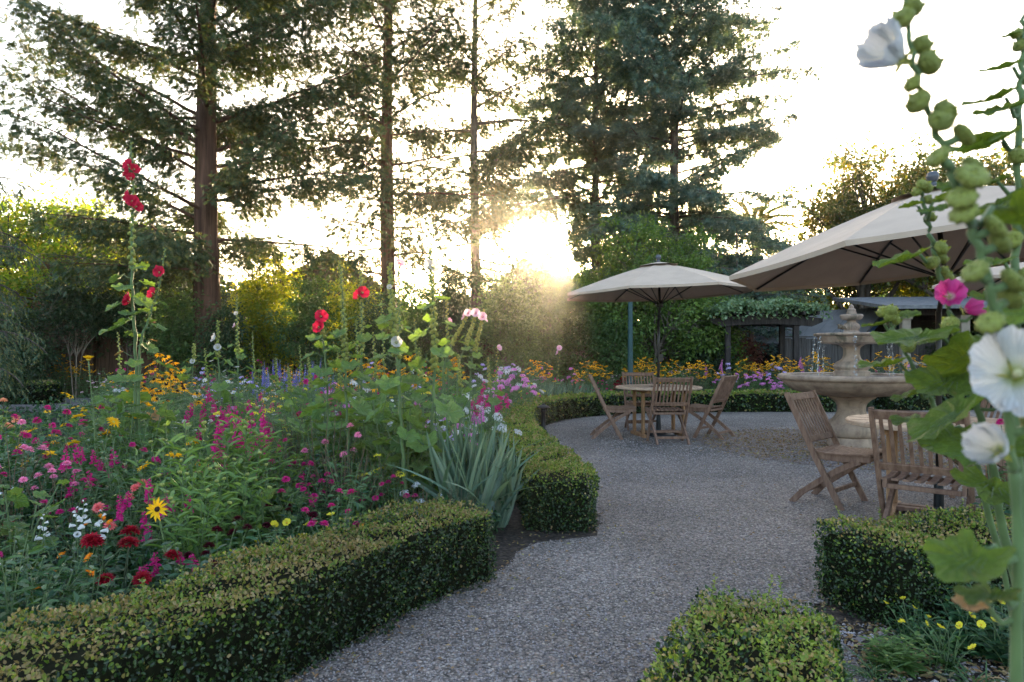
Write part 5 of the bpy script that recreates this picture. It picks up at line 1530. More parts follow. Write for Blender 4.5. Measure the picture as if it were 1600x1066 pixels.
KINDS = {
 # kind: (category, phrase, [makers])
 'rudbeckia': ('coneflower', 'yellow daisy flowered rudbeckia clump', lambda: bed_plant('coneflower', 16, .85, .24, 'g_mid', T_LANCE, .10, .34, 13, [('rud', f_daisy(.038, 12, .0, .32), ('yellow', 'disc_dark'), 'flower', .6, .8)], basal=16)),
 'goldcone': ('coneflower', 'golden orange coneflower clump with dark centres', lambda: bed_plant('coneflower', 22, 1.0, .27, 'g_mid', T_LANCE, .10, .32, 12, [('gold', f_daisy(.052, 12, -.12, .28, 1, .5), ('gold', 'disc_dark'), 'flower', .9, .8)], basal=16)),
 'bigyellow': ('rudbeckia', 'broad clump of large golden yellow daisies', lambda: bed_plant('rudbeckia', 10, .8, .22, 'g_mid', T_LANCE, .12, .36, 12, [('big', f_daisy(.052, 16, .12, .22, 2), ('yellow', 'disc_yellow'), 'flower', .5, .8)], basal=18)),
 'dahlia': ('dahlia', 'dahlia plant with round crimson blooms', lambda: bed_plant('dahlia', 9, .75, .20, 'g_dark', T_OVAL, .10, .62, 10, [('dah', f_ball(.045), ('crimson',), 'flower', .7, .5)], basal=10, stemm='stem_dark')),
 'zinnia': ('zinnia', 'leafy plant with small magenta blooms', lambda: bed_plant('zinnia', 14, .70, .24, 'g_mid', T_OVAL, .075, .5, 13, [('zin', f_ball(.026, 4), ('magenta',), 'flower', .8, .6)], basal=14)),
 'snap': ('snapdragon', 'snapdragon clump with magenta spikes', lambda: bed_plant('snapdragon', 15, .62, .22, 'g_mid', T_LANCE, .06, .30, 18, [('snp', f_spike(.09, .02, 16, .030), ('magenta', 'stem'), 'flower_spike', .7, -1)], basal=10)),
 'phlox_m': ('phlox', 'phlox clump with mauve pink flower heads', lambda: bed_plant('phlox', 15, .78, .24, 'g_mid', T_LANCE, .075, .30, 18, [('phm', f_dome(.045, .014, 26), ('mauve',), 'flower_head', .6, .4)], basal=6)),
 'phlox_w': ('phlox', 'phlox clump with white flower heads', lambda: bed_plant('phlox', 12, .74, .22, 'g_mid', T_LANCE, .075, .30, 17, [('phw', f_dome(.040, .013, 22), ('white',), 'flower_head', .5, .4)], basal=6)),
 'phlox_l': ('phlox', 'phlox clump with lilac flower heads', lambda: bed_plant('phlox', 12, .78, .22, 'g_mid', T_LANCE, .075, .30, 17, [('phl', f_dome(.045, .013, 26), ('lilac',), 'flower_head', .75, .4)], basal=6)),
 'salvia': ('salvia', 'salvia clump with thin blue violet spikes', lambda: bed_plant('salvia', 20, .70, .24, 'g_blue', T_LANCE, .06, .28, 14, [('sal', f_spike(.17, .01, 34, .013), ('blue', 'stem'), 'flower_spike', .6, -1)], basal=16)),
 'foxglove': ('foxglove', 'foxglove with a fat magenta bell spike', lambda: bed_plant('foxglove', 2, .75, .06, 'g_mid', T_OVAL, .12, .42, 7, [('fox', f_spike(.19, .02, 30, .030, True), ('mauve', 'stem'), 'flower_spike', 1.0, -1)], basal=22)),
 'penstemon': ('penstemon', 'penstemon plant with white trumpet flowers', lambda: bed_plant('penstemon', 9, .66, .20, 'g_dark', T_LANCE, .075, .34, 15, [('pen', f_spike(.16, .02, 7, .034, True, .25), ('white', 'stem'), 'flower_spike', .32, -1)], basal=12)),
 'calendula': ('calendula', 'calendula plant with small orange flowers', lambda: bed_plant('calendula', 9, .45, .18, 'g_mid', T_LANCE, .07, .34, 12, [('cal', f_daisy(.024, 14, .2, .22, 2), ('orange', 'disc_yellow'), 'flower', .6, .7)], basal=14)),
 'pansy': ('pansy', 'low plant with soft yellow pansy flowers', lambda: bed_plant('pansy', 12, .24, .17, 'g_mid', T_OVAL, .05, .5, 8, [('pan', f_holly(.018, 1.0, 4), ('lemon', 'yellow', 'orange', 'bud'), 'flower', .45, .8)], basal=16)),
 'rose': ('rose', 'rose bush with peach pink blooms', lambda: bed_plant('rose_bush', 13, .95, .28, 'g_dark', T_OVAL, .05, .6, 22, [('ros', f_ball(.045, 5), ('peach',), 'flower', .9, .5)], stemm='stem_brown')),
 'pinkrose': ('rose', 'rose bush with small bright pink blooms', lambda: bed_plant('rose_bush', 15, .85, .26, 'g_dark', T_OVAL, .045, .6, 22, [('pkr', f_ball(.028, 4), ('pink',), 'flower', .6, .5)], stemm='stem_brown')),
 'coral': ('zinnia', 'zinnia plant with coral pink blooms', lambda: bed_plant('zinnia', 10, .70, .20, 'g_mid', T_OVAL, .075, .5, 12, [('cor', f_ball(.032, 4), ('coral',), 'flower', .6, .6)], basal=10)),
 'lush': ('leafy plant', 'upright leafy plant with long bright green leaves', lambda: bed_plant('leafy_plant', 17, 1.0, .25, 'g_bright', T_LANCE, .15, .26, 15, [('lbud', lambda mb: lathe(mb, smoothprof([(.001, 0), (.012, .004), (.014, .012), (.008, .018), (.001, .019)], 2), 8), ('bud',), 'bud', .6, .9)], basal=14, up=.9)),
 'grey': ('artemisia', 'feathery grey green foliage clump', lambda: bed_plant('artemisia', 26, .75, .28, 'g_grey', T_LANCE, .07, .16, 26, None, up=.6)),
 'green': ('leafy plant', 'mid green leafy clump without flowers', lambda: bed_plant('leafy_plant', 18, .72, .30, 'g_mid', T_LANCE, .10, .34, 17, None, basal=16)),
 'darkgreen': ('leafy plant', 'dark green broad leaved clump', lambda: bed_plant('leafy_plant', 15, .68, .28, 'g_dark', T_OVAL, .10, .55, 15, None, basal=18)),
 'twiggy': ('shrublet', 'small leaved dark bushy shrublet', lambda: bed_plant('shrublet', 30, .85, .30, 'g_dark', T_OVAL, .035, .55, 40, None, stemm='stem_brown', up=.5)),
 'coleus': ('coleus', 'dark purple leaved plant', lambda: bed_plant('coleus', 18, .55, .26, 'purple_leaf', T_OVAL, .06, .6, 16, None, stemm='stem_dark')),
 'cosmos': ('cosmos', 'airy plant with small white open flowers', lambda: bed_plant('cosmos', 16, .90, .26, 'g_bright', T_LANCE, .055, .14, 22, [('cos', f_daisy(.026, 7, .2, .2), ('white', 'disc_yellow'), 'flower', .7, .7)], basal=0, up=.7)),
 'pinkcosmos': ('cosmos', 'airy plant with pale pink open flowers', lambda: bed_plant('cosmos', 16, .95, .26, 'g_bright', T_LANCE, .055, .14, 22, [('cop', f_daisy(.028, 7, .2, .2), ('palepink', 'disc_yellow'), 'flower', .7, .7)], basal=0, up=.7)),
 'iris': ('iris', 'fan of stiff blue green sword leaves', None),
 'lemon': ('achillea', 'plant with flat lemon yellow flower heads', lambda: bed_plant('achillea', 12, .66, .22, 'g_grey', T_LANCE, .06, .22, 16, [('lem', f_dome(.032, .008, 24, 4, .25), ('lemon',), 'flower_head', .8, .3)], basal=12)),
 'mallow': ('mallow', 'broad lobed leaf clump of a young hollyhock', lambda: bed_plant('mallow', 9, .75, .26, 'holly_leaf', T_LOBE, .17, 1.0, 7, None, basal=12, stem_r=.007)),
 'maroon': ('scabious', 'plant with dark maroon button flowers on wiry stems', lambda: bed_plant('scabious', 9, .72, .20, 'g_dark', T_LANCE, .11, .36, 8, [('mar', f_ball(.030, 5), ('maroon',), 'flower', .85, .5)], basal=14)),
}
def iris_clump():
    t = bpy.data.objects.new('iris', None); COL.objects.link(t)
    for f in range(8):
        mb = MB(); a0 = f * .8; c = np.array([math.cos(a0), math.sin(a0), 0]) * .07
        for k in range(13):
            th = (k - 6) * .075; side = np.array([math.cos(a0 + 1.3), math.sin(a0 + 1.3), 0])
            L = rng.uniform(.50, .80); A = unit(side * math.sin(th) + np.array([0, 0, math.cos(th)]) + rng.normal(size=3) * .05)
            cloud(mb, [c + side * th * .12], [A], [np.array([math.cos(a0), math.sin(a0), .1]) + rng.normal(size=3) * .2], L, .034, t_lance(.06 + abs(th) * .25 + (.5 if k in (0, 12) else 0), 7, .5, .012))
        mb.build('leaf_fan', 'g_blue', t)
    return t
KINDS['iris'] = ('iris', 'clump of stiff blue green sword leaves', iris_clump)

PROTO = {}; PLACED = []
def plant(kind, x, y, h=None, label=None, rz=None, wide=1.0):
    cat, phrase, mk = KINDS[kind]
    lst = PROTO.setdefault(kind, [])
    if len(lst) < 3:
        p = mk(); lst.append(p); t = p
    else:
        t = copy_tree(lst[rng.integers(0, len(lst))])
    H0 = {'rudbeckia': .85, 'goldcone': 1.0, 'bigyellow': .8, 'dahlia': .75, 'zinnia': .7, 'snap': .7, 'phlox_m': .8, 'phlox_w': .76, 'phlox_l': .8, 'salvia': .92, 'foxglove': 1.0, 'penstemon': .86,
          'calendula': .47, 'pansy': .26, 'rose': .98, 'pinkrose': .88, 'coral': .72, 'lush': 1.05, 'grey': .8, 'green': .78, 'darkgreen': .74, 'twiggy': .88, 'coleus': .58, 'cosmos': .92, 'pinkcosmos': .97, 'iris': .7, 'lemon': .68, 'maroon': .74, 'mallow': .8}[kind]
    s = (h / H0) if h else rng.uniform(.85, 1.15)
    sxy = max(.75, min(1.5, (s + 1) / 2)) * wide
    t.location = (x, y, 0); t.rotation_euler = (0, 0, rng.random() * 6.28 if rz is None else rz); t.scale = (sxy, sxy, s)
    t['category'] = cat
    t['group'] = phrase if not phrase.endswith('clump') else phrase + 's'
    if label: t['label'] = label
    elif 'label' in t: del t['label']
    PLACED.append((t, kind, x, y, label))
    return t
def pp(kind, px, py, d, label=None, wide=1.0, dx=0):
    """a plant whose top shows near that point of the view, standing on the ground at distance d"""
    b = at(px, d); return plant(kind, b[0] + dx, d, max(.15, zat(py, d)), label, wide=wide)

# hero plants, one by one
HERO = [
 ('dahlia', 192, 812, 2.95, 'dahlia with flat crimson blooms nearest the front hedge, over dark broad leaves'),
 ('maroon', 338, 792, 3.15, 'maroon button flowers on wiry stems right behind the front hedge'),
 ('maroon', 452, 755, 3.95, 'single tall maroon button flowered plant beside the magenta snapdragons'),
 ('penstemon', 20, 725, 2.9, 'white trumpet penstemon at the left edge of the near bed'),
 ('penstemon', 110, 755, 3.15, 'white trumpet penstemon leaning toward the crimson dahlia'),
 ('calendula', 140, 790, 3.3, 'calendula with orange flowers between white penstemon and crimson dahlia'),
 ('calendula', 95, 850, 2.75, 'calendula with a single orange flower low at the near left'),
 ('calendula', 585, 792, 4.0, 'calendula with pale orange flowers just above the hedge'),
 ('coral', 200, 730, 3.8, 'zinnia with coral pink blooms behind the orange calendula'),
 ('snap', 240, 745, 3.7, 'magenta snapdragons right of the coral zinnia'),
 ('snap', 268, 840, 3.1, 'magenta snapdragons low beside the crimson dahlia'),
 ('zinnia', 470, 720, 4.3, 'plant full of magenta pink blooms left of the dark shrublet'),
 ('zinnia', 505, 735, 4.5, 'magenta bloomed plant touching the dark shrublet'),
 ('zinnia', 440, 690, 4.8, 'magenta bloomed plant behind the bright upright leafy plants'),
 ('zinnia', 495, 590, 7.2, 'magenta bloomed plant in the middle of the bed by blue spikes'),
 ('zinnia', 520, 600, 6.9, 'second magenta bloomed plant in the middle of the bed'),
 ('lush', 285, 622, 3.9, 'tall bright green leafy plant, leftmost of the upright near group'),
 ('lush', 335, 605, 4.2, 'tall bright green leafy plant in the heart of the upright near group'),
 ('lush', 390, 600, 4.4, 'tall bright green leafy plant, topmost of the upright near group'),
 ('lush', 430, 640, 4.6, 'tall bright green leafy plant, right end of the upright near group'),
 ('lush', 300, 700, 3.45, 'bright green leafy plant in front of the upright near group'),
 ('lush', 370, 680, 3.8, 'bright green leafy plant above the maroon button flowers'),
 ('twiggy', 545, 665, 4.55, 'dark small leaved shrublet in the middle of the near bed'),
 ('twiggy', 585, 700, 4.7, 'dark small leaved shrublet right of its taller twin'),
 ('coleus', 635, 705, 5.2, 'dark purple leaved plant left of the big sword leaves'),
 ('coleus', 610, 690, 5.7, 'dark purple leaved plant behind the dark shrublets'),
 ('iris', 733, 660, 4.75, 'big fan of blue green sword leaves at the end of the bed'),
 ('iris', 772, 680, 5.0, 'smaller fan of sword leaves leaning on the curved hedge end'),
 ('phlox_l', 668, 640, 5.6, 'lilac phlox behind the sword leaves'),
 ('phlox_m', 700, 640, 5.9, 'mauve phlox right beside the lilac phlox'),
 ('phlox_w', 692, 662, 5.4, 'white phlox in front of the lilac phlox'),
 ('phlox_w', 765, 632, 6.4, 'white phlox right of the magenta foxglove'),
 ('phlox_w', 590, 635, 5.9, 'white phlox between the middle hollyhock stems'),
 ('phlox_w', 548, 628, 6.1, 'white phlox left of the middle hollyhock stems'),
 ('foxglove', 747, 580, 6.6, 'magenta foxglove spike above the sword leaves'),
 ('foxglove', 660, 595, 6.5, 'magenta foxglove spike behind the white topped hollyhock'),
 ('bigyellow', 150, 610, 5.2, 'large golden daisies on the left, nearest the stone path'),
 ('bigyellow', 215, 605, 5.5, 'large golden daisies right of the other golden daisy clump'),
 ('bigyellow', 285, 645, 4.4, 'large golden daisies beside the bright upright leafy plants'),
 ('bigyellow', 60, 640, 5.8, 'large golden daisies at the left below the peach roses'),
 ('bigyellow', 95, 655, 4.9, 'low golden daisies left of the large golden daisy clumps'),
 ('goldcone', 98, 548, 18.6, 'golden orange coneflowers standing against the board fence'),
 ('goldcone', 130, 560, 18.3, 'golden orange coneflowers right of those against the fence'),
 ('goldcone', 28, 554, 18.7, 'golden orange coneflowers behind the square hedge block'),
 ('goldcone', 258, 540, 8.0, 'golden orange coneflowers right of the tall red hollyhock'),
 ('goldcone', 235, 555, 7.6, 'golden orange coneflowers at the foot of the tall red hollyhock'),
 ('goldcone', 268, 565, 6.8, 'golden orange coneflowers in front of the tall red hollyhock'),
 ('goldcone', 555, 540, 8.2, 'golden orange coneflowers behind the stalks of the two flowered hollyhock'),
 ('goldcone', 590, 548, 8.8, 'golden orange coneflowers behind the middle hollyhock stems'),
 ('goldcone', 640, 542, 9.0, 'golden orange coneflowers left of the white topped hollyhock'),
 ('goldcone', 700, 538, 9.4, 'golden orange coneflowers right of the white topped hollyhock'),
 ('rose', 5, 622, 6.6, 'rose bush with peach pink blooms at the left edge by the stone path'),
 ('pinkrose', 30, 568, 18.4, 'rose bush with pink blooms behind the peach rose'),
 ('salvia', 420, 545, 9.5, 'blue violet salvia spikes, leftmost of the band before the yellow shrub'),
 ('salvia', 440, 540, 10.2, 'blue violet salvia spikes, second of the band before the yellow shrub'),
 ('salvia', 475, 545, 9.8, 'blue violet salvia spikes, third of the band before the yellow shrub'),
 ('salvia', 495, 542, 10.4, 'blue violet salvia spikes, last of the band before the yellow shrub'),
 ('pansy', 455, 795, 3.75, 'low yellow pansies just behind the hedge below the maroon flower'),
 ('pansy', 515, 795, 3.95, 'low yellow pansies behind the hedge right of the other yellow ones'),
 ('lemon', 600, 690, 4.9, 'lemon yellow flat headed plant among the purple leaves'),
 ('lemon', 430, 600, 6.8, 'lemon yellow flat headed plant behind the upright leafy plants'),
 ('cosmos', 380, 560, 6.6, 'white cosmos left of the blue spikes'),
 ('cosmos', 350, 545, 7.4, 'white cosmos at the foot of the white flowered hollyhock'),
 ('cosmos', 300, 600, 5.6, 'white cosmos behind the leftmost bright leafy plant'),
 ('grey', 255, 590, 6.0, 'feathery grey green clump below the tall red hollyhock'),
 ('grey', 300, 585, 6.6, 'feathery grey green clump right of the tall red hollyhock'),
 ('grey', 205, 600, 6.3, 'feathery grey green clump left of the tall red hollyhock'),
 ('rudbeckia', 110, 600, 6.6, 'yellow daisy clump between the stone path and golden daisies'),
 ('darkgreen', 330, 840, 2.95, 'dark broad leaved clump overhanging the front hedge'),
 ('darkgreen', 240, 880, 2.75, 'dark broad leaved clump under the crimson dahlia'),
 ('darkgreen', 60, 860, 2.6, 'dark broad leaved clump at the near left corner'),
 ('green', 130, 870, 2.65, 'mid green leafy clump at the near left behind the hedge'),
 ('green', 420, 800, 3.5, 'mid green leafy clump right of the maroon button flowers'),
 ('green', 20, 800, 2.55, 'mid green leafy clump at the very left of the near bed'),
]
for k, px, py, d, lab in HERO: pp(k, px, py, d, lab)
for px, py, d in [(205, 560, 5.3), (245, 590, 5.6), (180, 585, 5.8), (500, 590, 5.5), (540, 570, 5.5), (575, 585, 5.4), (625, 560, 5.0), (668, 575, 5.1), (600, 600, 6.2), (650, 590, 6.8), (350, 570, 6.6), (465, 585, 6.3), (720, 590, 6.6), (690, 600, 5.9), (25, 720, 3.4), (410, 700, 4.0)]: pp('mallow', px, py, d)
# single orange black-eyed daisy on its own stem
def single(label, px, py, d, meshkey, fn, mats, leafm='g_mid', face=(0, -1, .4)):
    b = at(px, d); H = zat(py, d)
    t = thing('daisy', label, 'daisy', (b[0], b[1], 0))
    mb = MB(); P = catmull([(0.02, .06, 0), (.03, .03, H * .5), (0, 0, H)], 5); tube(mb, P, [.004] * len(P), 5); mb.build('stem', 'stem', t)
    mb = MB(); s = np.linspace(.1, .8, 9); Q, D = interp(P, s); an = np.arange(9) * 2.4
    cloud(mb, Q, np.column_stack([np.cos(an), np.sin(an), np.full(9, .4)]), np.tile([0, 0, 1.], (9, 1)), .11, .04, T_LANCE); mb.build('foliage', leafm, t)
    link('flower', fmesh('flower|' + meshkey, fn, [M[x] for x in mats]), t, (0, 0, H), look(face))
single('orange black eyed daisy facing us right of the crimson dahlia', 246, 796, 3.1, 'eye', f_daisy(.058, 12, .15, .22, 1), ('yellow', 'disc_dark'))
single('tall golden daisy on a bare stem left of the tall red hollyhock', 138, 563, 4.6, 'sun', f_daisy(.045, 18, .75, .3, 2), ('yellow', 'disc_yellow'), face=(.1, -.2, 1))

# the far bed behind the curved hedge
FAR = [('goldcone', 835, 556, 14.0), ('goldcone', 930, 556, 15.6), ('goldcone', 1000, 552, 15.6), ('goldcone', 1022, 560, 15.4), ('goldcone', 1055, 556, 15.7), ('goldcone', 1092, 554, 15.9), ('goldcone', 1210, 548, 16.3),
       ('goldcone', 850, 560, 14.4), ('goldcone', 915, 560, 15.3), ('goldcone', 940, 566, 15.6), ('goldcone', 990, 562, 15.4), ('goldcone', 1008, 556, 15.9), ('goldcone', 1040, 570, 15.3), ('goldcone', 1075, 558, 15.8),
       ('goldcone', 1110, 566, 15.5), ('goldcone', 1165, 552, 16.2), ('goldcone', 1180, 560, 15.9), ('goldcone', 1198, 556, 16.4), ('goldcone', 1225, 552, 16.3), ('goldcone', 1245, 556, 16.0), ('goldcone', 1272, 540, 16.6),
       ('goldcone', 1290, 555, 16.2), ('goldcone', 1375, 545, 16.8), ('goldcone', 1400, 550, 16.5), ('goldcone', 1440, 548, 16.5), ('rudbeckia', 1150, 572, 15.5), ('rudbeckia', 1060, 580, 15.2),
       ('phlox_m', 1145, 580, 15.1), ('phlox_m', 1165, 585, 15.2), ('phlox_m', 1180, 578, 15.4), ('phlox_m', 1200, 583, 15.2), ('phlox_m', 1218, 590, 15.1), ('phlox_m', 1228, 582, 15.5), ('phlox_m', 1125, 590, 15.2),
       ('phlox_m', 795, 565, 11.0), ('phlox_m', 815, 575, 10.6), ('phlox_w', 795, 555, 11.8), ('phlox_w', 825, 585, 11.4), ('phlox_m', 780, 590, 9.2),
       ('foxglove', 1253, 535, 16.0), ('foxglove', 1280, 550, 16.1), ('foxglove', 1127, 540, 16.2), ('foxglove', 1105, 545, 16.1), ('pinkcosmos', 1000, 575, 15.4), ('pinkcosmos', 1065, 560, 15.7),
       ('pinkcosmos', 1012, 590, 15.2), ('cosmos', 1068, 568, 15.3), ('phlox_l', 1210, 560, 16.1), ('phlox_l', 1135, 568, 15.7), ('dahlia', 965, 590, 15.2), ('dahlia', 975, 583, 15.4), ('coral', 905, 590, 14.9), ('zinnia', 940, 592, 14.9),
       ('iris', 845, 600, 13.7), ('iris', 865, 598, 14.0), ('iris', 890, 598, 14.4), ('iris', 915, 600, 14.8), ('grey', 870, 580, 15.0), ('grey', 1220, 575, 15.9), ('grey', 1260, 575, 15.8), ('grey', 830, 570, 13.6),
       ('twiggy', 1085, 575, 15.5), ('twiggy', 1095, 585, 15.2), ('coleus', 845, 612, 12.6), ('zinnia', 830, 608, 12.0), ('lemon', 830, 590, 12.6), ('pinkcosmos', 1385, 560, 16.4), ('zinnia', 1350, 560, 16.3), ('phlox_m', 1425, 570, 16.0), ('pinkrose', 1460, 560, 16.5), ('rudbeckia', 1500, 560, 16.6), ('green', 1530, 560, 16.3)]
for k, px, py, d in FAR: pp(k, px, py, d)

# the rest of the beds, scattered with the mix each area shows
BED = [(-2.6, 1.3), (-1.95, 1.9), (-1.55, 2.45), (-1.28, 2.95), (-.95, 3.6), (-.55, 4.15), (-.05, 4.75), (-.12, 5.5), (-.2, 6.5), (-.3, 8), (-.4, 9.5), (-.25, 11), (.2, 12.6), (1.0, 14.0), (2.2, 14.7), (4, 14.95), (6.8, 14.95), (8, 15.3), (12, 15.6), (12, 17.2), (6, 17.3), (0, 17.0), (-4, 17.2), (-8.8, 16.5), (-8.8, 13.6), (-12, 13.4), (-12, 5)]
taken = [(x, y) for _, _, x, y, _ in PLACED]
def scatter(n, seed=5):
    r = np.random.default_rng(seed); made = 0; tries = 0
    while made < n and tries < 20000:
        tries += 1
        Y = 2.5 * (17 / 2.5) ** (r.random() ** .8); X = (r.random() * 1.62 - .86) * Y
        if not pip(np.array([[X, Y]]), BED)[0]: continue
        if 800 + F * X / Y < 150 and Y > 6.0: continue
        md_ = .20 + .020 * Y
        if any((X - a) ** 2 + (Y - b) ** 2 < md_ ** 2 for a, b in taken): continue
        px = 800 + F * X / Y
        if Y > 14.6 and X > .5: w = ['green', 'green', 'goldcone', 'phlox_m', 'twiggy', 'pinkcosmos', 'grey', 'rudbeckia', 'zinnia', 'darkgreen']
        elif Y > 10: w = ['green', 'green', 'darkgreen', 'twiggy', 'goldcone', 'grey', 'grey', 'zinnia', 'cosmos', 'pinkcosmos', 'phlox_w', 'phlox_l', 'rudbeckia']
        elif Y > 6: w = ['green', 'green', 'lush', 'darkgreen', 'twiggy', 'zinnia', 'coleus', 'grey', 'cosmos', 'snap', 'phlox_m', 'phlox_w', 'dahlia', 'pinkcosmos', 'lemon'] if px > 330 else ['green', 'green', 'darkgreen', 'coleus', 'grey', 'grey', 'zinnia', 'darkgreen', 'twiggy', 'green', 'green']
        else: w = ['green', 'pinkrose', 'phlox_w', 'zinnia', 'twiggy', 'snap', 'maroon', 'coleus', 'zinnia'] if px > 420 else ['green', 'zinnia', 'pinkrose', 'green', 'darkgreen', 'zinnia', 'cosmos', 'snap', 'lush', 'dahlia', 'twiggy']
        k = w[r.integers(0, len(w))]
        h = r.uniform(.6, .92) if Y < 6 else r.uniform(.65, .98)
        if Y < 4: h = r.uniform(.5, .76)
        if Y > 13: h = r.uniform(.8, 1.1)
        if px > 600 and Y < 6: h *= .75
        if X > -.9 and Y < 5.5: h *= .8
        plant(k, X, Y, h); taken.append((X, Y)); made += 1
scatter(400)

# far left of the path and behind the square hedge
for k, px, py, d in [('goldcone', 112, 570, 18.8), ('goldcone', 85, 562, 18.9), ('darkgreen', 60, 585, 19), ('green', 165, 585, 18.5), ('coleus', 165, 600, 14.5), ('coleus', 180, 595, 15.5), ('goldcone', 10, 562, 18.9)]: pp(k, px, py, d)

# labels: each plant is told by its kind and its rank in distance from a landmark
LAND = [('the tall red hollyhock', -3.05, 5.5), ('the front box hedge end', -.28, 4.0), ('the big sword leaved clump', -.25, 4.75), ('the black path light', .5, 10.9), ('the teal post', 2.62, 15.1), ('the ivy arbour', 6.6, 18),
        ('the square hedge block', -11.6, 16.4), ('the middle redwood', -3.9, 21.5), ('the tallest redwood', -8.0, 18.0), ('the slender conifer', -1.2, 23.0), ('the laurel', 3.0, 15.0), ('the fountain', FX, FY), ('the yellow lit shrub', -6.8, 19)]
ORD = ['nearest', 'second nearest', 'third nearest', 'fourth nearest', 'fifth nearest', 'sixth nearest', 'seventh nearest', 'eighth nearest', 'ninth nearest', 'tenth nearest', 'eleventh nearest', 'twelfth nearest']
bykind = {}
for t, k, x, y, lab in PLACED: bykind.setdefault(k, []).append((t, x, y, lab))
for k, lst in bykind.items():
    for t, x, y, lab in lst:
        if lab: continue
        best = None
        for nm, lx, ly in LAND:
            d0 = math.hypot(x - lx, y - ly)
            rank = sum(1 for _, a, b_, _ in lst if math.hypot(a - lx, b_ - ly) < d0 - 1e-9)
            sc_ = rank * 1.2 + d0 * .25
            if best is None or sc_ < best[0]: best = (sc_, nm, rank)
        t['label'] = KINDS[k][1] + ', ' + ORD[min(best[2], 11)] + ' to ' + best[1]
        ws = t['label'].split()
        if len(ws) > 16: t['label'] = ' '.join(ws[:16])

# low ground cover between the plants
def ground_cover():
    n = 60000
    P = cone_pts(n, 2.2, 18, pw=.9); P = P[pip(P, BED)]
    m = len(P); z = np.abs(rng.normal(size=m)) * .14 + .02
    mb = MB(); L = rng.uniform(.03, .07, m) * np.clip(P[:, 1] / 7, .9, 2)
    cloud(mb, np.column_stack([P, z]), rnd(m, 1) + [0, 0, .4], rnd(m, .6) + [0, 0, 1], L, L * .5, T_DIA)
    tag(mb.build('ground_cover', 'g_dark'), 'low dark green ground cover filling the gaps between bedding plants', 'ground cover', kind='stuff')
ground_cover()

# ------------------------------------------------------------------ hollyhocks
def hp(px, py, Y): return np.array([(px - 800) * Y / F, Y, zat(py, Y)])
def hpts(lst, Y, base=None):
    """stem points from the ground up; lst runs from the lowest seen point to the tip"""
    pts = [hp(px, py, Y) for px, py in lst]
    b = pts[0].copy(); b[2] = 0
    if base is not None: b = np.array([base[0], base[1], 0.])
    return [b] + pts if pts[0][2] > .15 else [b] + pts[1:]
def s_at(pts, z):
    P = catmull(pts, 6); zz = P[:, 2]
    return float(np.interp(z, zz, np.linspace(0, 1, len(P))))
def HH(label, lst, Y, fl=(), lv=(), **k):
    pts = hpts(lst, Y)
    fl2 = [(s_at(pts, zat(py, Y)), az, r_, c, op) for py, az, r_, c, op in fl]
    lv2 = [(s_at(pts, zat(py, Y)), az, sz, dip) for py, az, sz, dip in lv]
    return hollyhock(label, pts, lv2, fl2, **k)
Lf, Rt, Fr = PI, 0.0, -PI / 2
HH('tallest hollyhock, red blooms high on the stem in front of the tallest redwood', [(212, 560), (207, 470), (206, 380), (208, 300), (204, 222)], 5.5,
   fl=[(262, -1.9, .05, 'red', .9), (272, Lf + .5, .05, 'red', .7), (268, Rt - .6, .048, 'red', .8), (282, -1.4, .045, 'red', .6), (310, Lf + .4, .052, 'red', .8), (318, -1.3, .052, 'red', 1), (326, Rt - .5, .055, 'red', .8), (470, Lf + .3, .058, 'red', 1), (474, Fr - .4, .05, 'red', .7)],
   auto_leaves=(.12, .52, 20, .19, .09), auto_buds=(.50, .99, 46, .020, .008), r0=.016, seed=1)
hollyhock('slim hollyhock with two red blooms leaning right of the tallest one', hpts([(218, 560), (232, 500), (250, 440), (258, 388)], 5.4), [], [(.80, Fr, .05, 'red', .9), (.66, Fr - .5, .05, 'red', .9), (.82, Lf + .5, .04, 'red', .5)], auto_leaves=(.12, .6, 9, .14, .06), auto_buds=(.5, .99, 26, .014, .007), seed=2)
HH('slim hollyhock with pink buds behind the white flowered one', [(372, 590), (371, 530), (370, 463)], 7.0, fl=[(492, Fr, .03, 'white', .5), (510, Lf + .3, .03, 'palepink', .8)], auto_leaves=(.2, .6, 8, .14, .06), auto_buds=(.45, .99, 40, .016, .008), r0=.010, seed=3)
HH('shorter hollyhock with round white blooms left of centre in the bed', [(343, 600), (340, 550), (341, 502)], 6.4, fl=[(530, Lf + .6, .048, 'white', .8), (545, Fr + .3, .04, 'white', .7)], auto_leaves=(.2, .7, 9, .13, .06), auto_buds=(.6, .99, 26, .016, .009), r0=.010, seed=4)
HH('slim budding hollyhock with small white blooms right of the leafy group', [(300, 600), (303, 560), (303, 538)], 7.2, fl=[(566, Fr, .03, 'white', .9)], auto_leaves=(.3, .7, 6, .12, .06), auto_buds=(.6, .99, 18, .016, .009), r0=.008, seed=5)
HH('hollyhock with two rosy red blooms facing us on the left of the middle group', [(512, 640), (508, 560), (503, 520), (500, 482)], 5.2, fl=[(497, Rt - 1.1, .052, 'red', 1), (513, Lf + 1.2, .052, 'red', 1)], auto_leaves=(.3, .78, 10, .15, .07), auto_buds=(.7, .99, 16, .015, .009), r0=.010, seed=6)
HH('tall budding hollyhock without open blooms in the middle group', [(545, 720), (540, 600), (537, 500), (531, 408)], 5.2, auto_leaves=(.3, .7, 16, .20, .09), auto_buds=(.55, .99, 60, .019, .008), r0=.014, seed=7)
HH('tall hollyhock with a pair of pink red blooms near its tip', [(566, 720), (565, 600), (565, 500), (563, 424)], 5.6, fl=[(460, Rt - .9, .055, 'red', .9), (464, Lf + .9, .05, 'red', .8)], auto_leaves=(.3, .75, 13, .19, .08), auto_buds=(.6, .99, 40, .017, .008), r0=.013, seed=8)
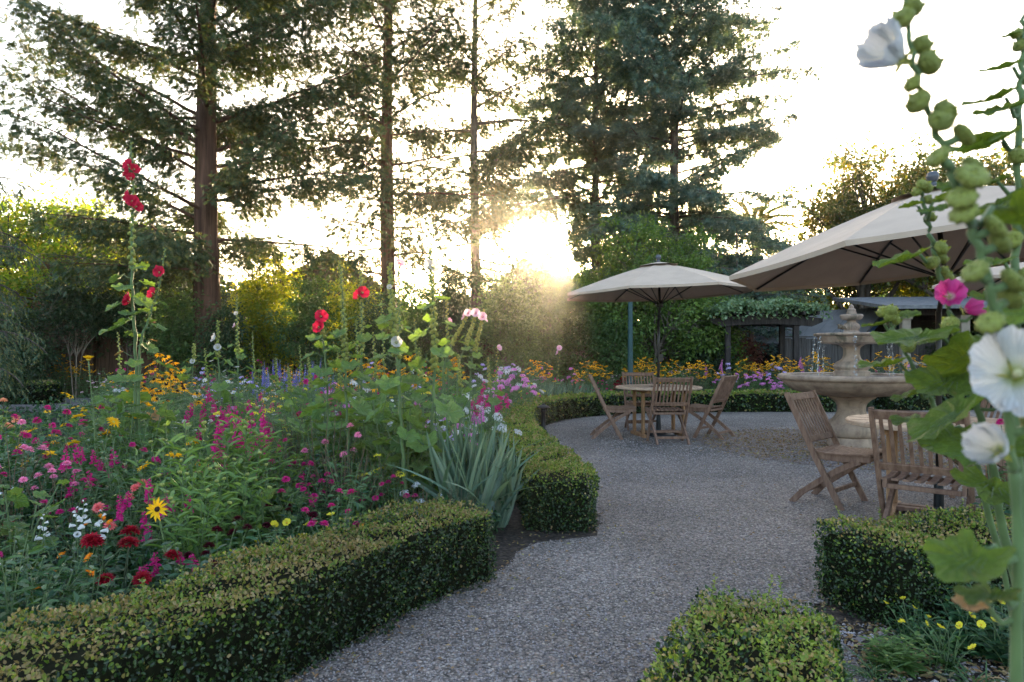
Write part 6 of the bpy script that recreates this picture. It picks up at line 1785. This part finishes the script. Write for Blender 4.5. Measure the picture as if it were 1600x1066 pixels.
HH('stout pale hollyhock with white blooms and large leaves in the middle group', [(634, 790), (628, 680), (620, 560), (612, 480), (609, 412)], 4.75, fl=[(452, Fr, .022, 'white', .7), (538, Fr + .3, .045, 'white', .8)], auto_leaves=(.35, .80, 18, .19, .09), auto_buds=(.60, .99, 64, .020, .009), r0=.016, seed=9)
HH('slender hollyhock with one pale pink bloom near the middle redwood', [(626, 640), (624, 520), (623, 440), (622, 388)], 6.2, fl=[(413, Rt - .8, .042, 'pink', .9)], auto_leaves=(.3, .6, 8, .12, .06), auto_buds=(.5, .99, 40, .014, .007), r0=.010, seed=10)
HH('tall pale hollyhock with a white bloom near the top right of the middle group', [(672, 780), (674, 690), (679, 570), (676, 470), (671, 388)], 4.9, fl=[(421, Rt - 1.0, .050, 'white', .8), (418, Fr - .3, .042, 'white', .6)], auto_leaves=(.35, .80, 17, .20, .09), auto_buds=(.58, .99, 64, .021, .008), r0=.016, seed=11)
HH('short pink budded hollyhock spike right of the white topped one', [(700, 600), (699, 520), (698, 466)], 6.8, fl=[(503, Rt - .6, .035, 'pink', .7)], auto_leaves=(.3, .7, 7, .12, .06), auto_buds=(.5, .99, 34, .015, .008), r0=.008, seed=12)
hollyhock('leaning hollyhock with pale pink blooms, left of the leaning three', hpts([(692, 590), (706, 540), (722, 510), (736, 482)], 6.5), [], [(.90, Fr, .04, 'palepink', .9), (.86, Lf, .04, 'palepink', .9)], auto_leaves=(.3, .6, 5, .10, .06), auto_buds=(.5, .99, 34, .017, .009), r0=.008, seed=13)
hollyhock('leaning hollyhock with pale pink blooms, middle of the leaning three', hpts([(715, 590), (728, 540), (738, 510), (746, 482)], 6.3), [], [(.90, Fr, .045, 'palepink', .9)], auto_leaves=(.3, .6, 5, .10, .06), auto_buds=(.5, .99, 34, .017, .009), r0=.008, seed=14)
hollyhock('leaning hollyhock with pale pink blooms, right of the leaning three', hpts([(735, 590), (742, 550), (750, 515), (757, 484)], 6.4), [], [(.88, Fr, .045, 'palepink', .9), (.86, Rt, .04, 'palepink', .8)], auto_leaves=(.3, .6, 5, .10, .06), auto_buds=(.5, .99, 34, .017, .009), r0=.008, seed=15)
HH('thin hollyhock with a violet bloom over the sword leaves', [(772, 640), (776, 590), (777, 540)], 7.6, fl=[(545, Rt - .8, .04, 'palepink', .8)], auto_leaves=(.3, .6, 4, .10, .06), auto_buds=(.6, .99, 14, .014, .009), r0=.007, seed=16)
HH('thin pink hollyhock against the dark gap near the crooked stemmed shrub', [(868, 620), (872, 580), (874, 540)], 13.8, fl=[(545, Fr, .06, 'palepink', .9), (552, Lf, .06, 'palepink', .8)], auto_leaves=(.3, .6, 4, .14, .08), auto_buds=(.6, .99, 10, .02, .012), r0=.009, seed=17)

# the near stalks on the right
for n_, (px_, top_, Y_) in enumerate([(482, 560, 6.9), (528, 548, 6.6), (556, 500, 6.9), (583, 520, 6.4), (596, 470, 7.4), (648, 500, 6.2), (655, 545, 5.6), (690, 530, 7.4), (716, 555, 6.0), (450, 575, 6.4), (468, 540, 8.6), (320, 545, 8.2), (394, 520, 9.0), (430, 560, 7.6), (762, 560, 7.0), (184, 520, 7.8)]):
    HH(['thin green budding spire, ', 'green flowerless hollyhock spire, '][n_ % 2] + ['leftmost before the blue spikes', 'among the stalks with rosy red blooms', 'right of the budding tall hollyhock', 'left of the stout pale hollyhock', 'behind the stout pale hollyhock', 'left of the white topped hollyhock', 'low in front of the white topped hollyhock', 'right of the white topped hollyhock', 'under the leaning pale pink trio', 'over the upright leafy group', 'rising from the blue spikes', 'left of the white flowered hollyhock', 'before the yellow lit shrub', 'between leafy group and blue spikes', 'beside the thin violet hollyhock', 'left of the tallest red hollyhock'][n_],
       [(px_ + 6, 640), (px_ + 3, (640 + top_) / 2), (px_, top_)], Y_, auto_leaves=(.25, .75, 7, .12, .06), auto_buds=(.6, .99, 24, .016, .008), r0=.008, seed=50 + n_)

# the near stalks on the right
def near_stalk(label, lst, Y, base, pods=(), buds=(), fl=(), lv=(), **k):
    pts = [np.array([base[0], base[1], 0.]), np.array([base[0], base[1], .35])] + [hp(px, py, y_) for px, py, y_ in [(a[0], a[1], a[2] if len(a) > 2 else Y) for a in lst]]
    g = lambda py, y_=Y: s_at(pts, zat(py, y_))
    return hollyhock(label, pts, [(g(py), az, sz, dip) for py, az, sz, dip in lv], [(g(py), az, r_, c, op) for py, az, r_, c, op in fl], [(g(py), az, r_) for py, az, r_ in buds],
                     pods=[(g(py), az, r_) for py, az, r_ in pods], leafmat_='holly_near', group='near hollyhocks', **k)
near_stalk('nearest blurred hollyhock stalk with fat green seed pods and white blooms', [(1590, 900, .56), (1580, 720, .55), (1568, 560, .54), (1542, 430, .53), (1505, 320, .53), (1468, 220, .53), (1436, 130, .53), (1418, 40, .53), (1405, -60, .53)], .53, (.46, .62),
  pods=[(228, Rt - .3, .0088), (262, Lf + .3, .0088), (280, Rt - .2, .0095), (330, Lf + .9, .010), (352, Lf + .6, .0095), (372, Rt - .5, .0095), (395, Rt - .1, .0088), (440, Lf + .3, .0095), (455, Rt - .4, .0098), (480, Rt + .2, .0098), (520, Lf + .6, .0095), (545, Rt, .0088), (682, Rt - .3, .0088), (300, Fr, .011)],
  buds=[(190, Rt - .8, .0100), (172, Lf + .2, .0098), (112, Rt - .2, .0098), (80, Rt, .008), (42, Lf + .5, .009), (20, Rt, .008), (205, Fr, .0098), (140, Lf, .007)],
  fl=[(108, Lf + .35, .029, 'white', .3), (600, Fr - .35, .037, 'white', .9), (720, Lf + .5, .026, 'white', .25)],
  lv=[(890, Lf + .2, .062, .5), (960, Lf + .4, .045, .1), (1000, Lf - .3, .055, .0), (340, Rt + .2, .06, .2), (840, Rt, .06, .3)], r0=.0050, petiole=.05, seed=31)
near_stalk('hollyhock stalk with magenta blooms before the tilted parasol', [(1556, 760, 1.15), (1538, 680, 1.12), (1512, 580, 1.1), (1488, 500, 1.1), (1466, 420, 1.1), (1450, 350, 1.1), (1438, 296, 1.1)], 1.1, (1.02, 1.27),
  buds=[(305, Lf, .009), (300, Rt, .010), (296, Fr, .009), (318, Rt, .008), (345, Rt - .3, .008), (395, Rt - .2, .012), (418, Lf + .2, .012), (430, Rt, .009), (440, Rt - .4, .009), (455, Rt, .008), (465, Rt - .3, .008), (515, Lf + .4, .014), (400, Rt + .3, .010), (410, Rt - .1, .009)],
  fl=[(472, Fr - .5, .028, 'magenta', .6), (492, Rt - .4, .026, 'magenta', .3)],
  lv=[(340, Fr - .2, .05, .2), (322, Rt - .2, .035, -.3), (328, Lf + .2, .035, .0), (412, Lf + .2, .085, .3), (540, Lf + .3, .12, .2), (500, Rt - .2, .10, .2), (560, Rt, .12, .3), (600, Lf + .5, .10, .4), (640, Rt - .4, .11, .3), (590, Rt - .9, .09, .2), (700, Lf + .5, .12, .25), (720, Rt - .3, .13, .3), (770, Lf + .9, .11, .2)], r0=.008, petiole=.05, seed=32)
near_stalk('short leaning budded hollyhock stalk in front of the fountain bowl', [(1530, 740, 1.2), (1478, 668, 1.2), (1448, 612, 1.2), (1420, 560, 1.2), (1398, 520, 1.2), (1386, 492, 1.2)], 1.2, (1.10, 1.40),
  buds=[(493, Lf, .011), (490, Rt, .010), (492, Fr, .011), (505, Rt - .3, .010), (548, Fr, .012), (500, Fr - .5, .01), (600, Fr - .2, .012)],
  lv=[(512, Lf + .1, .045, .1), (505, Rt, .045, -.4), (530, Lf, .03, 0), (545, Rt - .2, .05, -.3), (578, Lf + .1, .085, .1), (618, Lf + .3, .06, .3), (606, Rt - .1, .06, .0), (664, Lf + .2, .08, .1)], r0=.0065, petiole=.03, seed=33)
near_stalk('upright hollyhock stalk at the right edge with backlit leaves', [(1592, 760, .95), (1590, 600, .95), (1588, 400, .95), (1592, 200, .95), (1598, 90, .95), (1600, 20, .95)], .95, (.80, 1.0),
  buds=[(60, Lf, .008), (45, Rt, .009), (80, Lf + .4, .009), (100, Rt, .009), (255, Fr - .6, .012), (385, Lf + .4, .014), (300, Rt, .012), (330, Lf + .2, .011), (130, Rt, .01), (440, Rt - .8, .012), (365, Rt, .012)],
  lv=[(60, Lf, .025, .1), (115, Lf + .2, .05, .2), (118, Rt, .05, .3), (165, Lf + .2, .065, .2), (180, Lf + .5, .06, .4), (235, Lf + .3, .08, .3), (230, Lf - .2, .06, .1), (300, Lf + .1, .09, .2), (330, Lf + .6, .08, .4), (420, Lf + .3, .06, .2), (480, Lf + .8, .08, .2), (560, Lf + .9, .1, .2), (620, Rt - .9, .1, .3), (700, Lf + .6, .12, .3), (250, Rt - .5, .07, .2), (520, Rt - .3, .09, .2)], r0=.0085, petiole=.04, seed=34, auto_leaves=(.15, .52, 8, .12, .10))

# plants on the bare soil at the lower right
def low(kind, px, py, d, h, label, wide=1.0):
    b = at(px, d); t = plant(kind, b[0], d, h, label, wide=wide); return t
low('pansy', 1425, 0, 2.95, .22, 'low yellow pansies under the right box hedge', .7)
low('pansy', 1475, 0, 2.75, .24, 'low yellow pansies nearest the hollyhock stalks', .9)
low('pansy', 1560, 0, 2.85, .26, 'low yellow pansies at the right edge behind the blurred leaves', .9)
low('darkgreen', 1530, 0, 3.05, .30, 'dark leafy clump behind the yellow pansies at the right')
low('darkgreen', 1510, 0, 2.9, .22, 'leafy clump before the yellow pansies on the bare soil', .8)
low('darkgreen', 1440, 0, 3.0, .17, 'small leafy seedling clump on the bare soil', .7)
low('darkgreen', 1600, 0, 2.75, .26, 'dark leafy clump at the lower right edge')
low('lush', 1400, 0, 2.75, .16, 'tiny bright seedling by the foot of the right hedge', .75)
low('pinkrose', 1560, 0, 4.6, .9, 'rose bush with bright pink blooms behind the right chair')
low('zinnia', 1590, 0, 3.9, .9, 'magenta bloomed plant at the right edge behind the white bloom')
low('darkgreen', 1620, 0, 3.6, .8, 'tall dark leafy clump just inside the right edge')
def grass_tufts():
    mb = MB()
    for px, d in [(1380, 2.75), (1395, 2.8), (1365, 2.65), (1490, 2.9), (1450, 2.9), (1520, 2.6), (1540, 2.85), (1420, 2.5)]:
        b = at(px, d); n = 26; a = rng.random(n) * 6.28; e = rng.uniform(.6, 1.45, n)
        cloud(mb, np.tile([b[0], b[1], 0.], (n, 1)) + rnd(n, .02) * [1, 1, 0], np.column_stack([np.cos(a) * np.cos(e), np.sin(a) * np.cos(e), np.sin(e)]), np.column_stack([-np.cos(a), -np.sin(a), np.ones(n)]), rng.uniform(.07, .16, n), .006, T_LANCE2)
    tag(mb.build('grass', 'g_mid'), 'thin grass tufts growing on the soil between the right hedges', 'grass', kind='stuff')
grass_tufts()
def soil_litter():
    n = 2500; P = np.column_stack([rng.uniform(1.25, 2.9, n), rng.uniform(1.9, 3.2, n)])
    P = P[~pip(P, PATIO)]; m = len(P); a = rng.random(m) * 6.28
    mb = MB(); cloud(mb, np.column_stack([P, rng.uniform(.005, .02, m)]), np.column_stack([np.cos(a), np.sin(a), rng.normal(size=m) * .2]), rnd(m, .3) + [0, 0, 1], rng.uniform(.01, .05, m), rng.uniform(.008, .022, m), T_OVAL)
    tag(mb.build('dry_leaves', 'litter'), 'dry leaf scraps on the dark soil at the lower right', 'leaf litter', kind='stuff')
    n = 2600; P = np.column_stack([rng.uniform(1.2, 2.2, n), rng.uniform(1.9, 3.2, n)]); P = P[~pip(P, PATIO)]; m = len(P); a = rng.random(m) * 6.28
    V0 = np.array([[1, 0, 0], [.3, .9, 0], [-.9, .5, 0], [-.8, -.6, 0], [.4, -.9, 0], [0, 0, .7]], float)
    T = (V0, [np.array([[0, 1, 5], [1, 2, 5], [2, 3, 5], [3, 4, 5], [4, 0, 5]])])
    s_ = rng.uniform(.003, .010, m) * (1 + 2 * (rng.random(m) > .97))
    mb = MB(); cloud(mb, np.column_stack([P, np.full(m, .004)]), np.column_stack([np.cos(a), np.sin(a), rng.normal(size=m) * .1]), rnd(m, .1) + [0, 0, 1], s_, s_, T)
    tag(mb.build('soil_pebbles', 'pebble'), 'grey pebbles mixed into the dark soil at the lower right', 'pebbles', kind='stuff')
soil_litter()

# ------------------------------------------------------------------ haze volume added to make the glow round the low sun
def haze():
    mb = MB(); box(mb, (0, 60, 14), (190, 150, 31))
    m = bpy.data.materials.new('haze'); m.use_nodes = True; t = m.node_tree; t.nodes.clear()
    o = t.nodes.new('ShaderNodeOutputMaterial'); v = t.nodes.new('ShaderNodeVolumePrincipled')
    v.inputs['Color'].default_value = (1, .93, .86, 1); v.inputs['Density'].default_value = .0004; v.inputs['Anisotropy'].default_value = .92
    t.links.new(v.outputs[0], o.inputs['Volume'])
    M['haze'] = m
    tag(mb.build('haze', 'haze'), 'thin warm haze volume added for the glow round the low sun', 'haze', kind='stuff')
haze()
